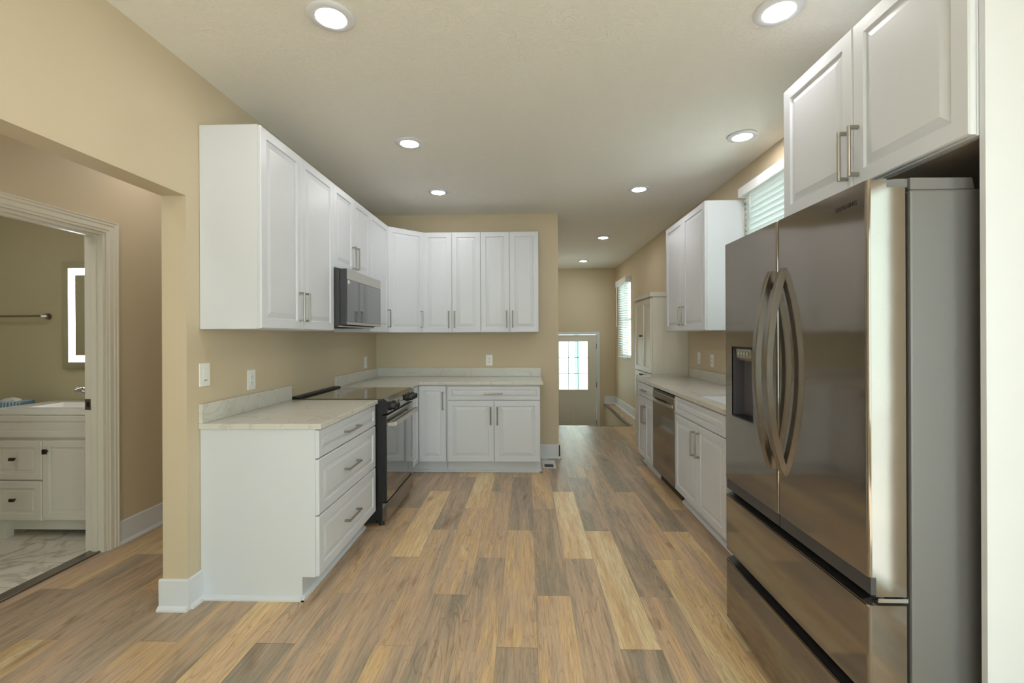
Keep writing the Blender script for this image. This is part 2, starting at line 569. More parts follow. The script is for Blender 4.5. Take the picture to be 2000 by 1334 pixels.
# plank floor: one mesh, a colour attribute carries each plank's tone
def plank_floor():
    PW, PL = 0.179, 1.22
    tones = {}
    def setp(k, yj, r, g):          # plank of column k whose far joint is at yj
        tones[(k, round(yj, 1))] = (r, g)
    # (column, far joint, tone 0 grey .. 1 honey, value)
    J = [2.42, 2.8267, 3.2333]
    for k, n, r, g in [(-3, 0, .05, .35), (-3, 1, .62, .6), (-3, 2, .95, .85), (-2, 0, .45, .45), (-2, 1, .42, .5), (-2, 2, .3, .4),
                       (-1, -1, .2, .35), (-1, 0, .62, .6), (-1, 1, .1, .4), (-1, 2, .5, .55),
                       (0, 0, .66, .72), (0, 1, .08, .38), (0, 2, .55, .6), (1, 0, .25, .5), (1, 1, .92, .9), (1, 2, .2, .45),
                       (2, -1, .12, .35), (2, 0, .92, .68), (2, 1, .12, .4), (2, 2, .5, .5), (3, 0, .42, .65), (3, 1, .1, .36), (3, 2, .35, .45),
                       (4, 0, .88, .66), (4, 1, .4, .45), (4, 2, .1, .4), (5, -1, .62, .6), (5, 0, .85, .66), (5, 1, .12, .33), (5, 2, .3, .4),
                       (6, 0, .45, .45), (6, 1, .2, .35), (-4, -1, .5, .6), (-4, 0, .5, .5), (-4, 1, .2, .45), (-5, 0, .35, .45), (-5, 1, .9, .9), (-5, 2, .3, .4),
                       (-6, 0, .2, .45), (-6, 1, .55, .5), (-7, 0, .4, .5), (-7, 1, .7, .62), (-8, 0, .85, .9), (-8, 1, .2, .4), (-9, 0, .25, .4),
                       (-10, 0, .2, .42), (-10, 1, .6, .5)]:
        setp(k, J[k % 3] + n * PL, r, g)
    verts, faces, cols = [], [], []
    rnd = random.Random(11)
    def clip(x0, x1, y0, y1):
        """keep only the parts that have floor"""
        out = []
        # region A: everything up to the stairs
        a = (x0, x1, y0, min(y1, YST))
        if a[3] > a[2] + 1e-4:
            out.append(a)
        b = (max(x0, XLE), x1, max(y0, YST), y1)
        if b[1] > b[0] + 1e-4 and b[3] > b[2] + 1e-4:
            out.append(b)
        return out
    k0 = int(math.floor((-2.8 - 0.042) / PW)); k1 = int(math.ceil((XR - 0.042) / PW))
    g = 0.0007
    for k in range(k0, k1 + 1):
        x0 = max(0.042 + PW * k, XH - 0.03); x1 = min(0.042 + PW * (k + 1), XR)
        if x1 <= x0:
            continue
        n = -5
        while True:
            yj = J[k % 3] + n * PL
            y0, y1 = max(yj - PL, -2.6), min(yj, YF)
            if yj - PL > YF:
                break
            n += 1
            if y1 <= y0:
                continue
            r, gg = tones.get((k, round(yj, 1)), (rnd.choice([.08, .15, .25, .4, .5, .6, .8, .92]), rnd.uniform(.35, .7)))
            sd = rnd.random()
            for (a0, a1, b0, b1) in clip(x0, x1, y0, y1):
                o = len(verts)
                h = 0.0
                verts += [(a0 + g, b0 + g, h), (a1 - g, b0 + g, h), (a1 - g, b1 - g, h), (a0 + g, b1 - g, h)]
                faces.append((o, o + 1, o + 2, o + 3)); cols.append((0.5 + (r - 0.5) * 0.85, gg, sd, 1))
    # slab below, slightly lower so that the seams read as fine lines
    def slab(x0, x1, y0, y1):
        o = len(verts)
        for z in (-0.0012, -0.03):
            verts.extend([(x0, y0, z), (x1, y0, z), (x1, y1, z), (x0, y1, z)])
        for f in [(0, 1, 2, 3), (4, 7, 6, 5), (0, 4, 5, 1), (1, 5, 6, 2), (2, 6, 7, 3), (3, 7, 4, 0)]:
            faces.append(tuple(o + i for i in f)); cols.append((0.0, 0.0, 0.5, 1))
    slab(XH - 0.03, XR, -2.6, YST)
    slab(XLE, XR, YST, YF)
    me = bpy.data.meshes.new('floor')
    me.from_pydata(verts, [], faces)
    at = me.attributes.new('plank', 'FLOAT_COLOR', 'FACE')
    for i, c in enumerate(cols):
        at.data[i].color = c
    me.materials.append(M['floor'])
    o = bpy.data.objects.new('floor', me)
    COL.objects.link(o)
    return struct(o)


plank_floor()
struct(B(-4.75, XH - 0.03, 1.0, BY, -0.03, 0.004).build('floor_bathroom', 'marble'))
struct(B(XH - 0.10, XH - 0.02, DY0, DY1, 0.0, 0.010).build('trim_1', 'steel_handle', bevel=0.004), 'dark metal threshold strip')
# stairwell
mb = MB()
nst = 4
rise = -DROP / nst
for i in range(nst):
    mb.box(XPE, XLE, YST + 0.28 * i, YST + 0.28 * (i + 1) + 0.0, LOW, -rise * (i + 1))
mb.box(XPE, XLE, YST + 0.28 * nst, YF, LOW, DROP)
struct(mb.build('floor_landing', 'concrete'))
wall_boxes('wall_ledge', [(XLE, XR, YST, YF, LOW, -0.03)])
wall_boxes('wall_stair_front', [(XPE, XLE, YST - 0.1, YST, LOW, -0.03)])
mb = MB()
mb.box(XLE - 0.022, XLE + 0.035, YST, YF, -0.024, 0.004)
struct(mb.build('trim_2', 'steel_handle', bevel=0.004), 'grey nosing along the ledge over the stairs')
struct(B(XPE, XLE - 0.022, YST - 0.03, YST + 0.02, -0.024, 0.003).build('trim_3', 'steel_handle', bevel=0.004), 'nosing at the top of the stairs')

# baseboards (board + shoe moulding)
BH = 0.152


def baseboard(name, runs):
    """runs: (axis, fixed, a, b, out) board on plane axis=fixed, from a to b, projecting along out"""
    mb = MB()
    for ax, c, a, b, out in runs:
        t, s = 0.013 * out, 0.03 * out
        prof = [(c, 0), (c + s, 0), (c + s, 0.008), (c + s * 0.8, 0.016), (c + t, 0.022), (c + t, BH - 0.006), (c + t * 0.6, BH), (c, BH)]
        if ax == 'x':
            mb.prism(prof, 'y', a, b)
        else:
            mb.add([(w, u, v) for w in (a, b) for u, v in prof],
                   [tuple(range(7, -1, -1)), tuple(range(8, 16))] + [(i, (i + 1) % 8, 8 + (i + 1) % 8, 8 + i) for i in range(8)])
    return struct(mb.build(name, 'trim'))


baseboard('baseboard_left', [('x', XL, 2.2562, 2.3475, 1), ('y', 2.256, -1.83 - 0.013, XL + 0.013, -1), ('x', XL, -2.6, 0.25, 1), ('x', -1.83, 2.2562, 4.2, -1)])
baseboard('baseboard_back', [('y', YB, 0.135, XPE + 0.013, -1), ('x', XPE, YB - 0.013, YST, 1)])
baseboard('baseboard_right', [('x', XR, 5.94, YF, -1), ('x', XR, 0.3, 1.2, -1)])
baseboard('baseboard_far', [('y', YF, XLE - 0.0, XR, -1)])
baseboard('baseboard_hall', [('x', XH, DY1 + 0.075, 4.2, 1), ('x', XH, -2.6, DY0 - 0.075, 1)])

# ------------------------------------------------------------------ windows, doors
def wall_window(name, x, y0, y1, z0, z1, label):
    root = bpy.data.objects.new(name, None); COL.objects.link(root); root.location = (x, (y0 + y1) / 2, z0)
    struct(root, label)
    def loc(mb):
        mb.v = [(a - x, b - (y0 + y1) / 2, c - z0) for a, b, c in mb.v]
        return mb
    t = 0.045
    f = MB()
    f.box(x + 0.02, x + 0.10, y0, y0 + t, z0, z1).box(x + 0.02, x + 0.10, y1 - t, y1, z0, z1)
    f.box(x + 0.02, x + 0.10, y0 + t, y1 - t, z0, z0 + t).box(x + 0.02, x + 0.10, y0 + t, y1 - t, z1 - t, z1)
    zm = (z0 + z1) / 2
    f.box(x + 0.035, x + 0.085, y0 + t, y1 - t, zm - 0.022, zm + 0.022)
    loc(f).build('window_frame', 'vinyl', root)
    g = MB()
    g.box(x + 0.055, x + 0.062, y0 + t, y1 - t, z0 + t, z1 - t)
    loc(g).build('pane', 'glass', root)
    s = MB(); s.box(x - 0.012, x + 0.02, y0, y1, z0 - 0.0, z0 + 0.02)
    return root


wall_window('window_1', XR, *W1, label='white-framed window above the sink')
wall_window('window_2', XR, *W2, label='white-framed window beyond the tall cabinet')


def blinds(label, y0, y1, z0, z1, xs, val, pitch, tilt, wand_y, vy=None):
    """slats hang in front of the wall plane; xs = centre of slats"""
    root = thing('window_blind', label, 'blind', (xs, (y0 + y1) / 2, z0))
    ox, oy, oz = xs, (y0 + y1) / 2, z0
    def L(mb):
        mb.v = [(a - ox, b - oy, c - oz) for a, b, c in mb.v]
        return mb
    vy0, vy1 = vy or (y0 - 0.02, y1 + 0.02)
    v = MB()
    v.box(val[0], val[0] + 0.012, vy0, vy1, val[1], val[2])
    v.box(val[0] + 0.012, XR - 0.001, vy0, vy0 + 0.012, val[1], val[2])
    v.box(val[0] + 0.012, XR - 0.001, vy1 - 0.012, vy1, val[1], val[2])
    v.box(val[0] + 0.012, XR - 0.001, vy0 + 0.012, vy1 - 0.012, val[2] - 0.01, val[2])
    L(v).build('valance', 'vinyl', root, bevel=0.002)
    s = MB()
    z = z1
    hw, th = 0.025, 0.0025
    while z > z0 + 0.03:
        c, sn = math.cos(tilt), math.sin(tilt)
        a = (xs - hw * c, z + hw * sn); b = (xs + hw * c, z - hw * sn)
        nx, nz = sn * th / 2, c * th / 2
        # vertical section of a slat, extruded along y
        s.prism([(a[0] - nx, a[1] - nz), (b[0] - nx, b[1] - nz), (b[0] + nx, b[1] + nz), (a[0] + nx, a[1] + nz)], 'y', y0, y1)
        z -= pitch
    L(s).build('slats', 'blind', root)
    r = MB().box(xs - 0.024, xs + 0.024, y0, y1, z0, z0 + 0.018)
    L(r).build('bottom_rail', 'vinyl', root, bevel=0.003)
    for yy in (y0 + 0.12, y1 - 0.12):
        c = MB()
        c.box(xs - 0.027, xs - 0.0255, yy - 0.002, yy + 0.002, z0, z1)
        c.box(xs + 0.0255, xs + 0.027, yy - 0.002, yy + 0.002, z0, z1)
        L(c).build('ladder_cord', 'vinyl', root)
    w = MB().cyl((xs - 0.045, wand_y, val[1] + 0.01), (xs - 0.045, wand_y, val[1] - 0.75), 0.005, 8)
    L(w).build('wand', 'plastic', root)
    return root


blinds('white slatted blind closed over the sink window, beside the fridge top', 2.84, 3.735, 1.20, 2.46, 1.752, (1.715, 2.475, 2.545), 0.043,
       math.radians(52), 2.95, (2.80, 3.79))
blinds('narrow white slatted blind half open in the far hall window', 8.03, 8.79, 0.975, 2.28, 1.745, (1.69, 2.29, 2.39), 0.043,
       math.radians(28), 8.78, (7.94, 8.83))

# patio door and rear windows behind the camera
def glazing(name, axis, c, a0, a1, z0, z1, mull, label):
    root = bpy.data.objects.new(name, None); COL.objects.link(root); struct(root, label)
    f, g = MB(), MB()
    t = 0.035
    def bx(m, p0, p1, u0, u1, v0, v1):
        if axis == 'x':
            m.box(p0, p1, u0, u1, v0, v1)
        else:
            m.box(u0, u1, p0, p1, v0, v1)
    bx(f, c + .03, c + .10, a0, a1, z0, z0 + t); bx(f, c + .03, c + .10, a0, a1, z1 - t, z1)
    bx(f, c + .03, c + .10, a0, a0 + t, z0 + t, z1 - t); bx(f, c + .03, c + .10, a1 - t, a1, z0 + t, z1 - t)
    for q in mull:
        bx(f, c + .03, c + .10, q - .035, q + .035, z0 + t, z1 - t)
    bx(g, c + .06, c + .066, a0 + t, a1 - t, z0 + t, z1 - t)
    f.build('window_frame', 'vinyl', root); g.build('pane', 'glass', root)
    return root


glazing('door_1', 'x', XR, W3[0], W3[1], W3[2], W3[3], [(W3[0] + W3[1]) / 2], 'glazed patio door behind the camera')
glazing('window_3', 'y', -2.74, -1.4, 1.5, 0.5, 2.4, [-0.43, 0.53], 'wide rear window behind the camera')


def far_door():
    x0, x1, y = 0.475, 1.41, YF
    zb, zt = DROP, 1.392
    root = bpy.data.objects.new('door_2', None); COL.objects.link(root); root.location = (x0, y, zb)
    struct(root, 'grey-white exterior door with a nine-pane window at the foot of the stairs')
    W, H = x1 - x0, zt - zb
    # leaf with lite opening
    lx0, lx1, lz0, lz1 = 0.655 - x0, 1.232 - x0, 0.285 - zb, 1.258 - zb
    d = MB()
    ya, yb = 0.02, 0.064
    for b in [(0, lx0, 0, H), (lx1, W, 0, H), (lx0, lx1, 0, lz0), (lx0, lx1, lz1, H)]:
        d.box(b[0], b[1], ya, yb, b[2], b[3])
    # moulded frame round the lite and two raised panels
    t = 0.022
    for b in [(lx0 - t, lx0, lz0 - t, lz1 + t), (lx1, lx1 + t, lz0 - t, lz1 + t), (lx0, lx1, lz0 - t, lz0), (lx0, lx1, lz1, lz1 + t)]:
        d.box(b[0], b[1], ya - 0.01, ya, b[2], b[3])
    for px0, px1 in ((0.14, 0.42), (0.515, 0.795)):
        pz0, pz1 = 0.22, 0.66
        for b in [(px0, px0 + .02, pz0, pz1), (px1 - .02, px1, pz0, pz1), (px0 + .02, px1 - .02, pz0, pz0 + .02), (px0 + .02, px1 - .02, pz1 - .02, pz1)]:
            d.box(b[0], b[1], ya - 0.006, ya, b[2], b[3])
        d.box(px0 + 0.05, px1 - 0.05, ya - 0.005, ya, pz0 + 0.05, pz1 - 0.05)
    leaf = d.build('door_leaf', 'casing', root, bevel=0.003)
    MB().box(lx0, lx1, 0.038, 0.044, lz0, lz1).build('pane', 'glass', leaf)
    g = MB()
    for i in (1, 2):
        xx = lx0 + (lx1 - lx0) * i / 3
        g.box(xx - .006, xx + .006, 0.026, 0.037, lz0, lz1)
        zz = lz0 + (lz1 - lz0) * i / 3
        g.box(lx0, lx1, 0.027, 0.036, zz - .006, zz + .006)
    g.build('muntin_grid', 'darkgrey', leaf)
    c = MB()
    cw = 0.055
    c.box(-0.025 - cw, -0.008, -0.014, -0.001, 0, H + 0.055).box(W + 0.008, W + 0.008 + cw, -0.014, -0.001, 0, H + 0.055)
    c.box(-0.008, W + 0.008, -0.014, -0.001, H + 0.008, H + 0.055)
    c.box(-0.02, -0.003, 0.0, 0.13, 0, H + 0.013).box(W + 0.003, W + 0.02, 0.0, 0.13, 0, H + 0.013).box(-0.003, W + 0.003, 0.0, 0.13, H + 0.003, H + 0.013)
    c.build('door_casing', 'trim', root, bevel=0.002)
    for z in (0.25, 1.02, 1.80):
        MB().cyl((W + 0.004, 0.008, z - .05), (W + 0.004, 0.008, z + .05), 0.008, 8).build('hinge', 'bronze', root)
    k = MB().cyl((0.07, 0.02, 0.93), (0.07, -0.03, 0.93), 0.012, 10)
    k.cyl((0.07, -0.03, 0.93), (0.07, -0.065, 0.93), 0.028, 16)
    k.build('door_knob', 'bronze', root)
    return root


far_door()
# porch outside the far door
tag(B(1.09, 1.19, 10.6, 10.70, DROP, 1.9).build('porch_post', 'teal', bevel=0.01), 'teal porch post outside the nine-pane door', 'post')


def bath_doorway():
    root = bpy.data.objects.new('door_3', None); COL.objects.link(root)
    root.location = (XH, DY1, 0)
    struct(root, 'cream bathroom door casing and jamb, door swung out of sight')
    def L(mb):
        mb.v = [(a - XH, b - DY1, c) for a, b, c in mb.v]
        return mb
    cw = 0.072
    # casing profile (distance from opening edge, thickness)
    prof = [(0, 0), (0, .009), (.012, .011), (.018, .015), (.042, .016), (.048, .020), (.060, .021), (.066, .025), (cw, .025), (cw, 0)]
    f = MB()
    n = len(prof)
    for side in (1, -1):
        yy = DY1 if side == 1 else DY0
        z1 = DZ
        vs = []
        for (u, t) in prof:
            vs.append((XH + t, yy + side * u, 0.0))
        for (u, t) in prof:
            vs.append((XH + t, yy + side * u, z1 + u))
        f.add(vs, [tuple(range(n)), tuple(range(n, 2 * n))] + [(i, (i + 1) % n, n + (i + 1) % n, n + i) for i in range(n)])
    vs = [(XH + t, DY0 - u, DZ + u) for u, t in prof] + [(XH + t, DY1 + u, DZ + u) for u, t in prof]
    f.add(vs, [tuple(range(n)), tuple(range(n, 2 * n))] + [(i, (i + 1) % n, n + (i + 1) % n, n + i) for i in range(n)])
    L(f).build('door_casing', 'casing', root)
    j = MB()
    for (a, b) in ((DY1 - 0.018, DY1 - 0.0005), (DY0 + 0.0005, DY0 + 0.018)):
        j.box(XH - 0.12, XH - 0.0, a, b, 0, DZ - 0.0005)
    j.box(XH - 0.12, XH, DY0 + 0.018, DY1 - 0.018, DZ - 0.018, DZ - 0.0005)
    # stop
    j.box(XH - 0.07, XH - 0.035, DY1 - 0.030, DY1 - 0.018, 0, DZ - 0.03)
    j.box(XH - 0.07, XH - 0.035, DY0 + 0.018, DY0 + 0.030, 0, DZ - 0.03)
    j.box(XH - 0.07, XH - 0.035, DY0 + 0.018, DY1 - 0.018, DZ - 0.030, DZ - 0.018)
    L(j).build('door_jamb', 'casing', root, bevel=0.0015)
    s = MB().box(XH - 0.117, XH - 0.075, DY1 - 0.0205, DY1 - 0.018, 0.905, 0.975)
    sp = L(s).build('strike_plate', 'nickel', root)
    s = MB().box(XH - 0.106, XH - 0.086, DY1 - 0.0215, DY1 - 0.0205, 0.925, 0.955)
    L(s).build('latch_hole', 'black', sp)


bath_doorway()

# ------------------------------------------------------------------ cabinet parts
def ring_panel(mb, x0, x1, z0, z1, yb, yf, stile, edge=0.004, groove=0.009, flat=0.007, slope=0.030, raised=0.001):
    """door slab whose front (facing -y) has an inset frame, a groove and a raised centre"""
    def rect(i, y):
        return [(x0 + i, y, z0 + i), (x1 - i, y, z0 + i), (x1 - i, y, z1 - i), (x0 + i, y, z1 - i)]
    st = stile
    slope = min(slope, (min(x1 - x0, z1 - z0) / 2 - st - flat) * 0.6)
    rings = [rect(0, yb), rect(0, yf + edge), rect(edge, yf), rect(st, yf), rect(st + 0.003, yf + groove), rect(st + flat, yf + groove),
             rect(st + flat + slope, yf + raised)]
    vs = [p for r in rings for p in r]
    fs = [(0, 3, 2, 1)]
    for k in range(len(rings) - 1):
        for i in range(4):
            j = (i + 1) % 4
            fs.append((k * 4 + i, k * 4 + j, (k + 1) * 4 + j, (k + 1) * 4 + i))
    e = (len(rings) - 1) * 4
    fs.append((e, e + 1, e + 2, e + 3))
    return mb.add(vs, fs)


_pull = {}


def pull_mesh(axis, length):
    key = (axis, length)
    if key in _pull:
        return _pull[key]
    mb = MB()
    h = length / 2
    o = 0.032
    if axis == 'z':
        mb.cyl((0, -o, -h), (0, -o, h), 0.0062, 14)
        for s in (-1, 1):
            mb.box(-.0055, .0055, -o, 0, s * h - s * .012, s * h)
    else:
        mb.cyl((-h, -o, 0), (h, -o, 0), 0.0062, 14)
        for s in (-1, 1):
            mb.box(s * h - s * .012, s * h, -o, 0, -.0055, .0055)
    ob = mb.build('handle', 'nickel', None, smooth=False)
    me = ob.data
    bpy.data.objects.remove(ob)
    _pull[key] = me
    return me


def pull(parent, x, y, z, axis='z', length=0.178):
    o = bpy.data.objects.new('handle', pull_mesh(axis, length))
    COL.objects.link(o)
    o.parent = parent
    o.location = (x, y, z)
    return o


DT = 0.018   # door thickness, doors occupy y in [-DT-0.002, -0.002] in the local frame


def door(root, x0, x1, z0, z1, hx=None, hz=None, axis='z', name='door', mat='cab', stile=0.052, length=0.178, **kw):
    g = 0.0015
    mb = ring_panel(MB(), x0 + g, x1 - g, z0 + g, z1 - g, -0.001, -DT - 0.001, stile, **kw)
    o = mb.build(name, mat, root)
    if hx is not None:
        pull(o, hx, -DT - 0.001, hz, axis, length)
    return o


UPH = UT - UB


def wall_cabinet(label, loc, rz, w, zb, zt, doors, depth=0.305, mat='cab', group=None):
    root = thing('wall_cabinet', label, 'cabinet', loc, rz, group)
    H = zt - zb
    B(0.0005, w - 0.0005, 0, depth - 0.002, 0, H).build('cabinet_box', mat, root, bevel=0.0012)
    for d in doors:
        door(root, d[0], d[1], 0.002, H - 0.002, d[2], d[3], mat=mat)
    return root


R90 = PI / 2
# left wall run: local x -> +Y, front faces +X
xf = XL + 0.311 - 0.002   # front of the boxes
hz = 1.545 - UB
G_UP = None
y1a, y2a, y3a, y4a = 2.348, 3.255, 4.022, YB - 0.61
wm = 2.782 - y1a
wall_cabinet('tall white wall cabinet at the near end of the left wall, left of the microwave', (xf, y1a, UB), R90, y2a - y1a, UB, UT,
             [(0, wm, wm - .032, hz), (wm, y2a - y1a, wm + .036, hz)], depth=0.309)
zmb = 1.861
wmi = (y3a - y2a) / 2
wall_cabinet('short white wall cabinet directly above the microwave', (xf, y2a, zmb), R90, y3a - y2a, zmb, UT,
             [(0, wmi, wmi - .034, 1.987 - zmb), (wmi, y3a - y2a, wmi + .034, 1.987 - zmb)], depth=0.309)
wall_cabinet('single-door white wall cabinet between microwave and the angled corner cabinet', (xf, y3a, UB), R90, y4a - y3a, UB, UT,
             [(0, y4a - y3a, y4a - y3a - .04, hz)], depth=0.309)

# diagonal corner wall cabinet
def corner_wall_cabinet():
    root = thing('wall_cabinet', 'angled white corner wall cabinet with one door', 'cabinet', (XL, YB, UB))
    s, d = 0.609, 0.309
    H = UT - UB
    poly = [(0.002, -0.002), (0.002, -s), (d, -s), (s, -d), (s, -0.002)]
    MB().prism(poly, 'z', 0, H).build('cabinet_box', 'cab', root, bevel=0.0012)
    # door on the diagonal: from (d,-s) to (s,-d)
    a = Vector((d, -s, 0)); b = Vector((s, -d, 0))
    L = (b - a).length
    mb = ring_panel(MB(), 0.004, L - 0.004, 0.002, H - 0.002, -0.001, -DT - 0.001, 0.052)
    mat = Matrix.Translation(a) @ Matrix.Rotation(PI / 4, 4, 'Z')
    mb.v = [tuple(mat @ Vector(v)) for v in mb.v]
    o = mb.build('door', 'cab', root)
    p = pull(o, 0, 0, 0)
    p.matrix_local = mat @ Matrix.Translation((L - 0.04, -DT - 0.001, hz))
    return root


corner_wall_cabinet()
yfu = YB - 0.307
xa = XL + 0.61
for i, lb in enumerate(['white two-door wall cabinet on the back wall, next to the angled corner cabinet',
                        'white two-door wall cabinet at the right end of the back wall']):
    x0 = xa + i * 0.6105
    w = 0.6105
    wall_cabinet(lb, (x0, yfu, UB), 0, w, UB, UT, [(0, w / 2, w / 2 - .031, hz), (w / 2, w, w / 2 + .031, hz)], depth=0.306)

# right wall cabinet (faces -X): local x -> -Y
wall_cabinet('white two-door wall cabinet on the right wall between pantry and sink window', (1.478, 4.872, UB), -R90, 1.05, UB, UT,
             [(0, 0.517, 0.517 - .036, hz), (0.517, 1.05, 0.517 + .036, hz)], depth=XR - 1.478 - 0.001)
# cabinet over the fridge
r = wall_cabinet('white two-door cabinet above the fridge', (1.192, 2.140, 1.885), -R90, 0.884, 1.885, UT,
                 [(0, 0.446, 0.446 - .026, 2.01 - 1.885), (0.446, 0.884, 0.446 + .028, 2.01 - 1.885)], depth=XR - 1.192 - 0.002)
B(0.02, 0.864, 0.02, 0.57, -0.004, 0.0).build('underside_panel', 'underside', r)

# ------------------------------------------------------------------ base cabinets
TOE, TS, TOPZ = 0.119, 0.070, CTR - CTT - 0.001


def base_box(root, w, depth, toe_in=TS, shoe_side=None, mat='cab', shoe=True, top=TOPZ):
    mb = MB()
    mb.prism([(0, TOE), (depth, TOE), (depth, top), (0, top)], 'x', 0.0005, w - 0.0005)
    mb.box(0.0005, w - 0.0005, toe_in, depth, 0, TOE)
    mb.build('cabinet_box', mat, root)
    if shoe:
        s = MB()
        q = [(0, 0), (-0.017, 0), (-0.017, 0.008), (-0.012, 0.016), (0, 0.022)]
        s.prism([(toe_in + u, v) for u, v in q], 'x', -0.017 if shoe_side == 'L' else 0.0, w + (0.017 if shoe_side == 'R' else 0))
        if shoe_side == 'L':
            s.prism([(0 + u, v) for u, v in q], 'y', toe_in - 0.017, depth)
        if shoe_side == 'R':
            s.prism([(w - u, v) for u, v in q], 'y', toe_in - 0.017, depth)
        s.build('shoe_moulding', mat, root)


# left: three-drawer cabinet
xbf = XL + 0.606 + 0.002
root = thing('drawer_cabinet', 'white three-drawer base cabinet at the near end of the left counter', 'cabinet', (xbf, y1a, 0), R90)
w = 3.245 - y1a
base_box(root, w, 0.606, shoe_side='L')
for z0, z1 in ((0.122, 0.433), (0.437, 0.728), (0.732, 0.880)):
    door(root, 0, w, z0, z1, w / 2 - 0.015, (z0 + z1) / 2 + (0.0 if z0 < .7 else -.003), 'x', name='drawer', stile=0.036 if z0 > .7 else 0.05, length=0.25 if False else 0.20,
         slope=0.018 if z0 > .7 else 0.028)

# L-shaped corner base cabinet
def corner_base():
    root = thing('corner_cabinet', 'white L-shaped corner base cabinet beside the range with a folding door', 'cabinet', (XL, YB, 0))
    bd = 0.608
    ys = 4.034 - YB           # near end of the left leg
    xe = -0.803 - XL          # right end of the back leg
    H = TOPZ
    poly = [(0.002, -0.002), (0.002, ys), (bd, ys), (bd, -bd), (xe, -bd), (xe, -0.002)]
    MB().prism(poly, 'z', TOE, H).build('cabinet_box', 'cab', root)
    t = bd - TS
    poly = [(0.002, -0.002), (0.002, ys), (t, ys), (t, -t), (xe, -t), (xe, -0.002)]
    MB().prism(poly, 'z', 0, TOE).build('toe_kick', 'cab', root)
    # left leg door (faces +X)
    L = (-bd - DT - 0.003) - ys
    mb = ring_panel(MB(), 0.004, L, TOE + 0.003, 0.876, -0.001, -DT - 0.001, 0.05)
    mt = Matrix.Translation((bd, ys, 0)) @ Matrix.Rotation(R90, 4, 'Z')
    mb.v = [tuple(mt @ Vector(v)) for v in mb.v]
    mb.build('door', 'cab', root)
    x0 = bd + DT + 0.003
    mb = ring_panel(MB(), x0, xe - 0.002, TOE + 0.003, 0.876, -0.001, -DT - 0.001, 0.05)
    mb.v = [(a, b - bd, c) for a, b, c in mb.v]
    o = mb.build('door', 'cab', root)
    p = pull(o, -0.832 - XL, -bd - DT - 0.001, 0.728)
    s = MB()
    q = [(0, 0), (-0.017, 0), (-0.017, 0.008), (-0.012, 0.016), (0, 0.022)]
    s.prism([(-t + u, v) for u, v in q], 'x', t, xe)
    s.prism([(t - u, v) for u, v in q], 'y', ys, -t)
    s.build('shoe_moulding', 'cab', root)


corner_base()
# back wall base cabinet
x0b, x1b = -0.800, 0.130
root = thing('base_cabinet', 'white base cabinet with one wide drawer over two doors on the back wall', 'cabinet', (x0b, YB - 0.608, 0), 0)
w = x1b - x0b
base_box(root, w, 0.606, shoe_side='R')
door(root, 0.012, w, 0.732, 0.872, -0.330 - x0b, 0.799, 'x', name='drawer', stile=0.032, slope=0.016)
xm = -0.3255 - x0b
door(root, 0.012, xm, TOE + .003, 0.728, xm - .033, 0.580)
door(root, xm, w, TOE + .003, 0.728, xm + .033, 0.580)

# right wall base cabinets (local x -> -Y, faces -X)
XRB = 1.225
root = thing('base_cabinet', 'white base cabinet with drawer and two doors under the right counter, nearest the pantry', 'cabinet', (XRB, 5.060, 0), -R90)
w = 5.060 - 4.447
base_box(root, w, XR - XRB - 0.002, toe_in=0.055)
door(root, 0.0, w, 0.732, 0.872, w / 2 - .01, 0.80, 'x', name='drawer', stile=0.032, length=0.15, slope=0.016)
door(root, 0.0, w / 2, TOE - .02, 0.728, w / 2 - .032, 0.555, stile=0.045)
door(root, w / 2, w, TOE - .02, 0.728, w / 2 + .032, 0.555, stile=0.045)
root = thing('sink_cabinet', 'white sink base cabinet with a false drawer front and two doors, next to the fridge', 'cabinet', (XRB, 3.803, 0), -R90)
w = 3.803 - 2.845
base_box(root, w, XR - XRB - 0.002, toe_in=0.055)
door(root, 0.0, w, 0.732, 0.872, name='drawer_front', stile=0.032, slope=0.018)
ws = 3.803 - 3.315
door(root, 0.0, ws, TOE - .01, 0.728, ws - .045, 0.583)
door(root, ws, w, TOE - .01, 0.728, ws + .045, 0.590)

# ------------------------------------------------------------------ countertops
def counter(name, label, poly, splash, loc=(0, 0, 0), mat='quartz', hole=None):
    root = thing(name, label, 'countertop', loc)
    mb = MB()
    def T(p): return (p[0] - loc[0], p[1] - loc[1])
    mb.prism([T(p) for p in poly], 'z', CTR - CTT - loc[2], CTR - loc[2])
    mb.build('slab', mat, root, bevel=0.003)
    for (x0, x1, y0, y1) in splash:
        B(x0 - loc[0], x1 - loc[0], y0 - loc[1], y1 - loc[1], CTR - loc[2] + 0.0003, CTR + 0.100 - loc[2]).build('backsplash', mat, root, bevel=0.002)
    return root


xce = XL + 0.643
counter('countertop', 'pale veined quartz countertop over the drawer cabinet, left of the range', [(XL + .001, y1a - .012), (xce, y1a - .012), (xce, 3.252), (XL + .001, 3.252)],
        [(XL + .001, XL + .021, y1a - .012, 3.252)], (XL, y1a, CTR))
yce = YB - 0.643
counter('countertop', 'pale veined quartz corner countertop between the range and the hall opening',
        [(XL + .001, 4.027), (xce, 4.027), (xce, yce), (0.162, yce), (0.162, YB - .001), (XL + .001, YB - .001)],
        [(XL + .001, XL + .021, 4.027, YB - .021), (XL + .001, 0.158, YB - .021, YB - .001)], (XL, 4.027, CTR))

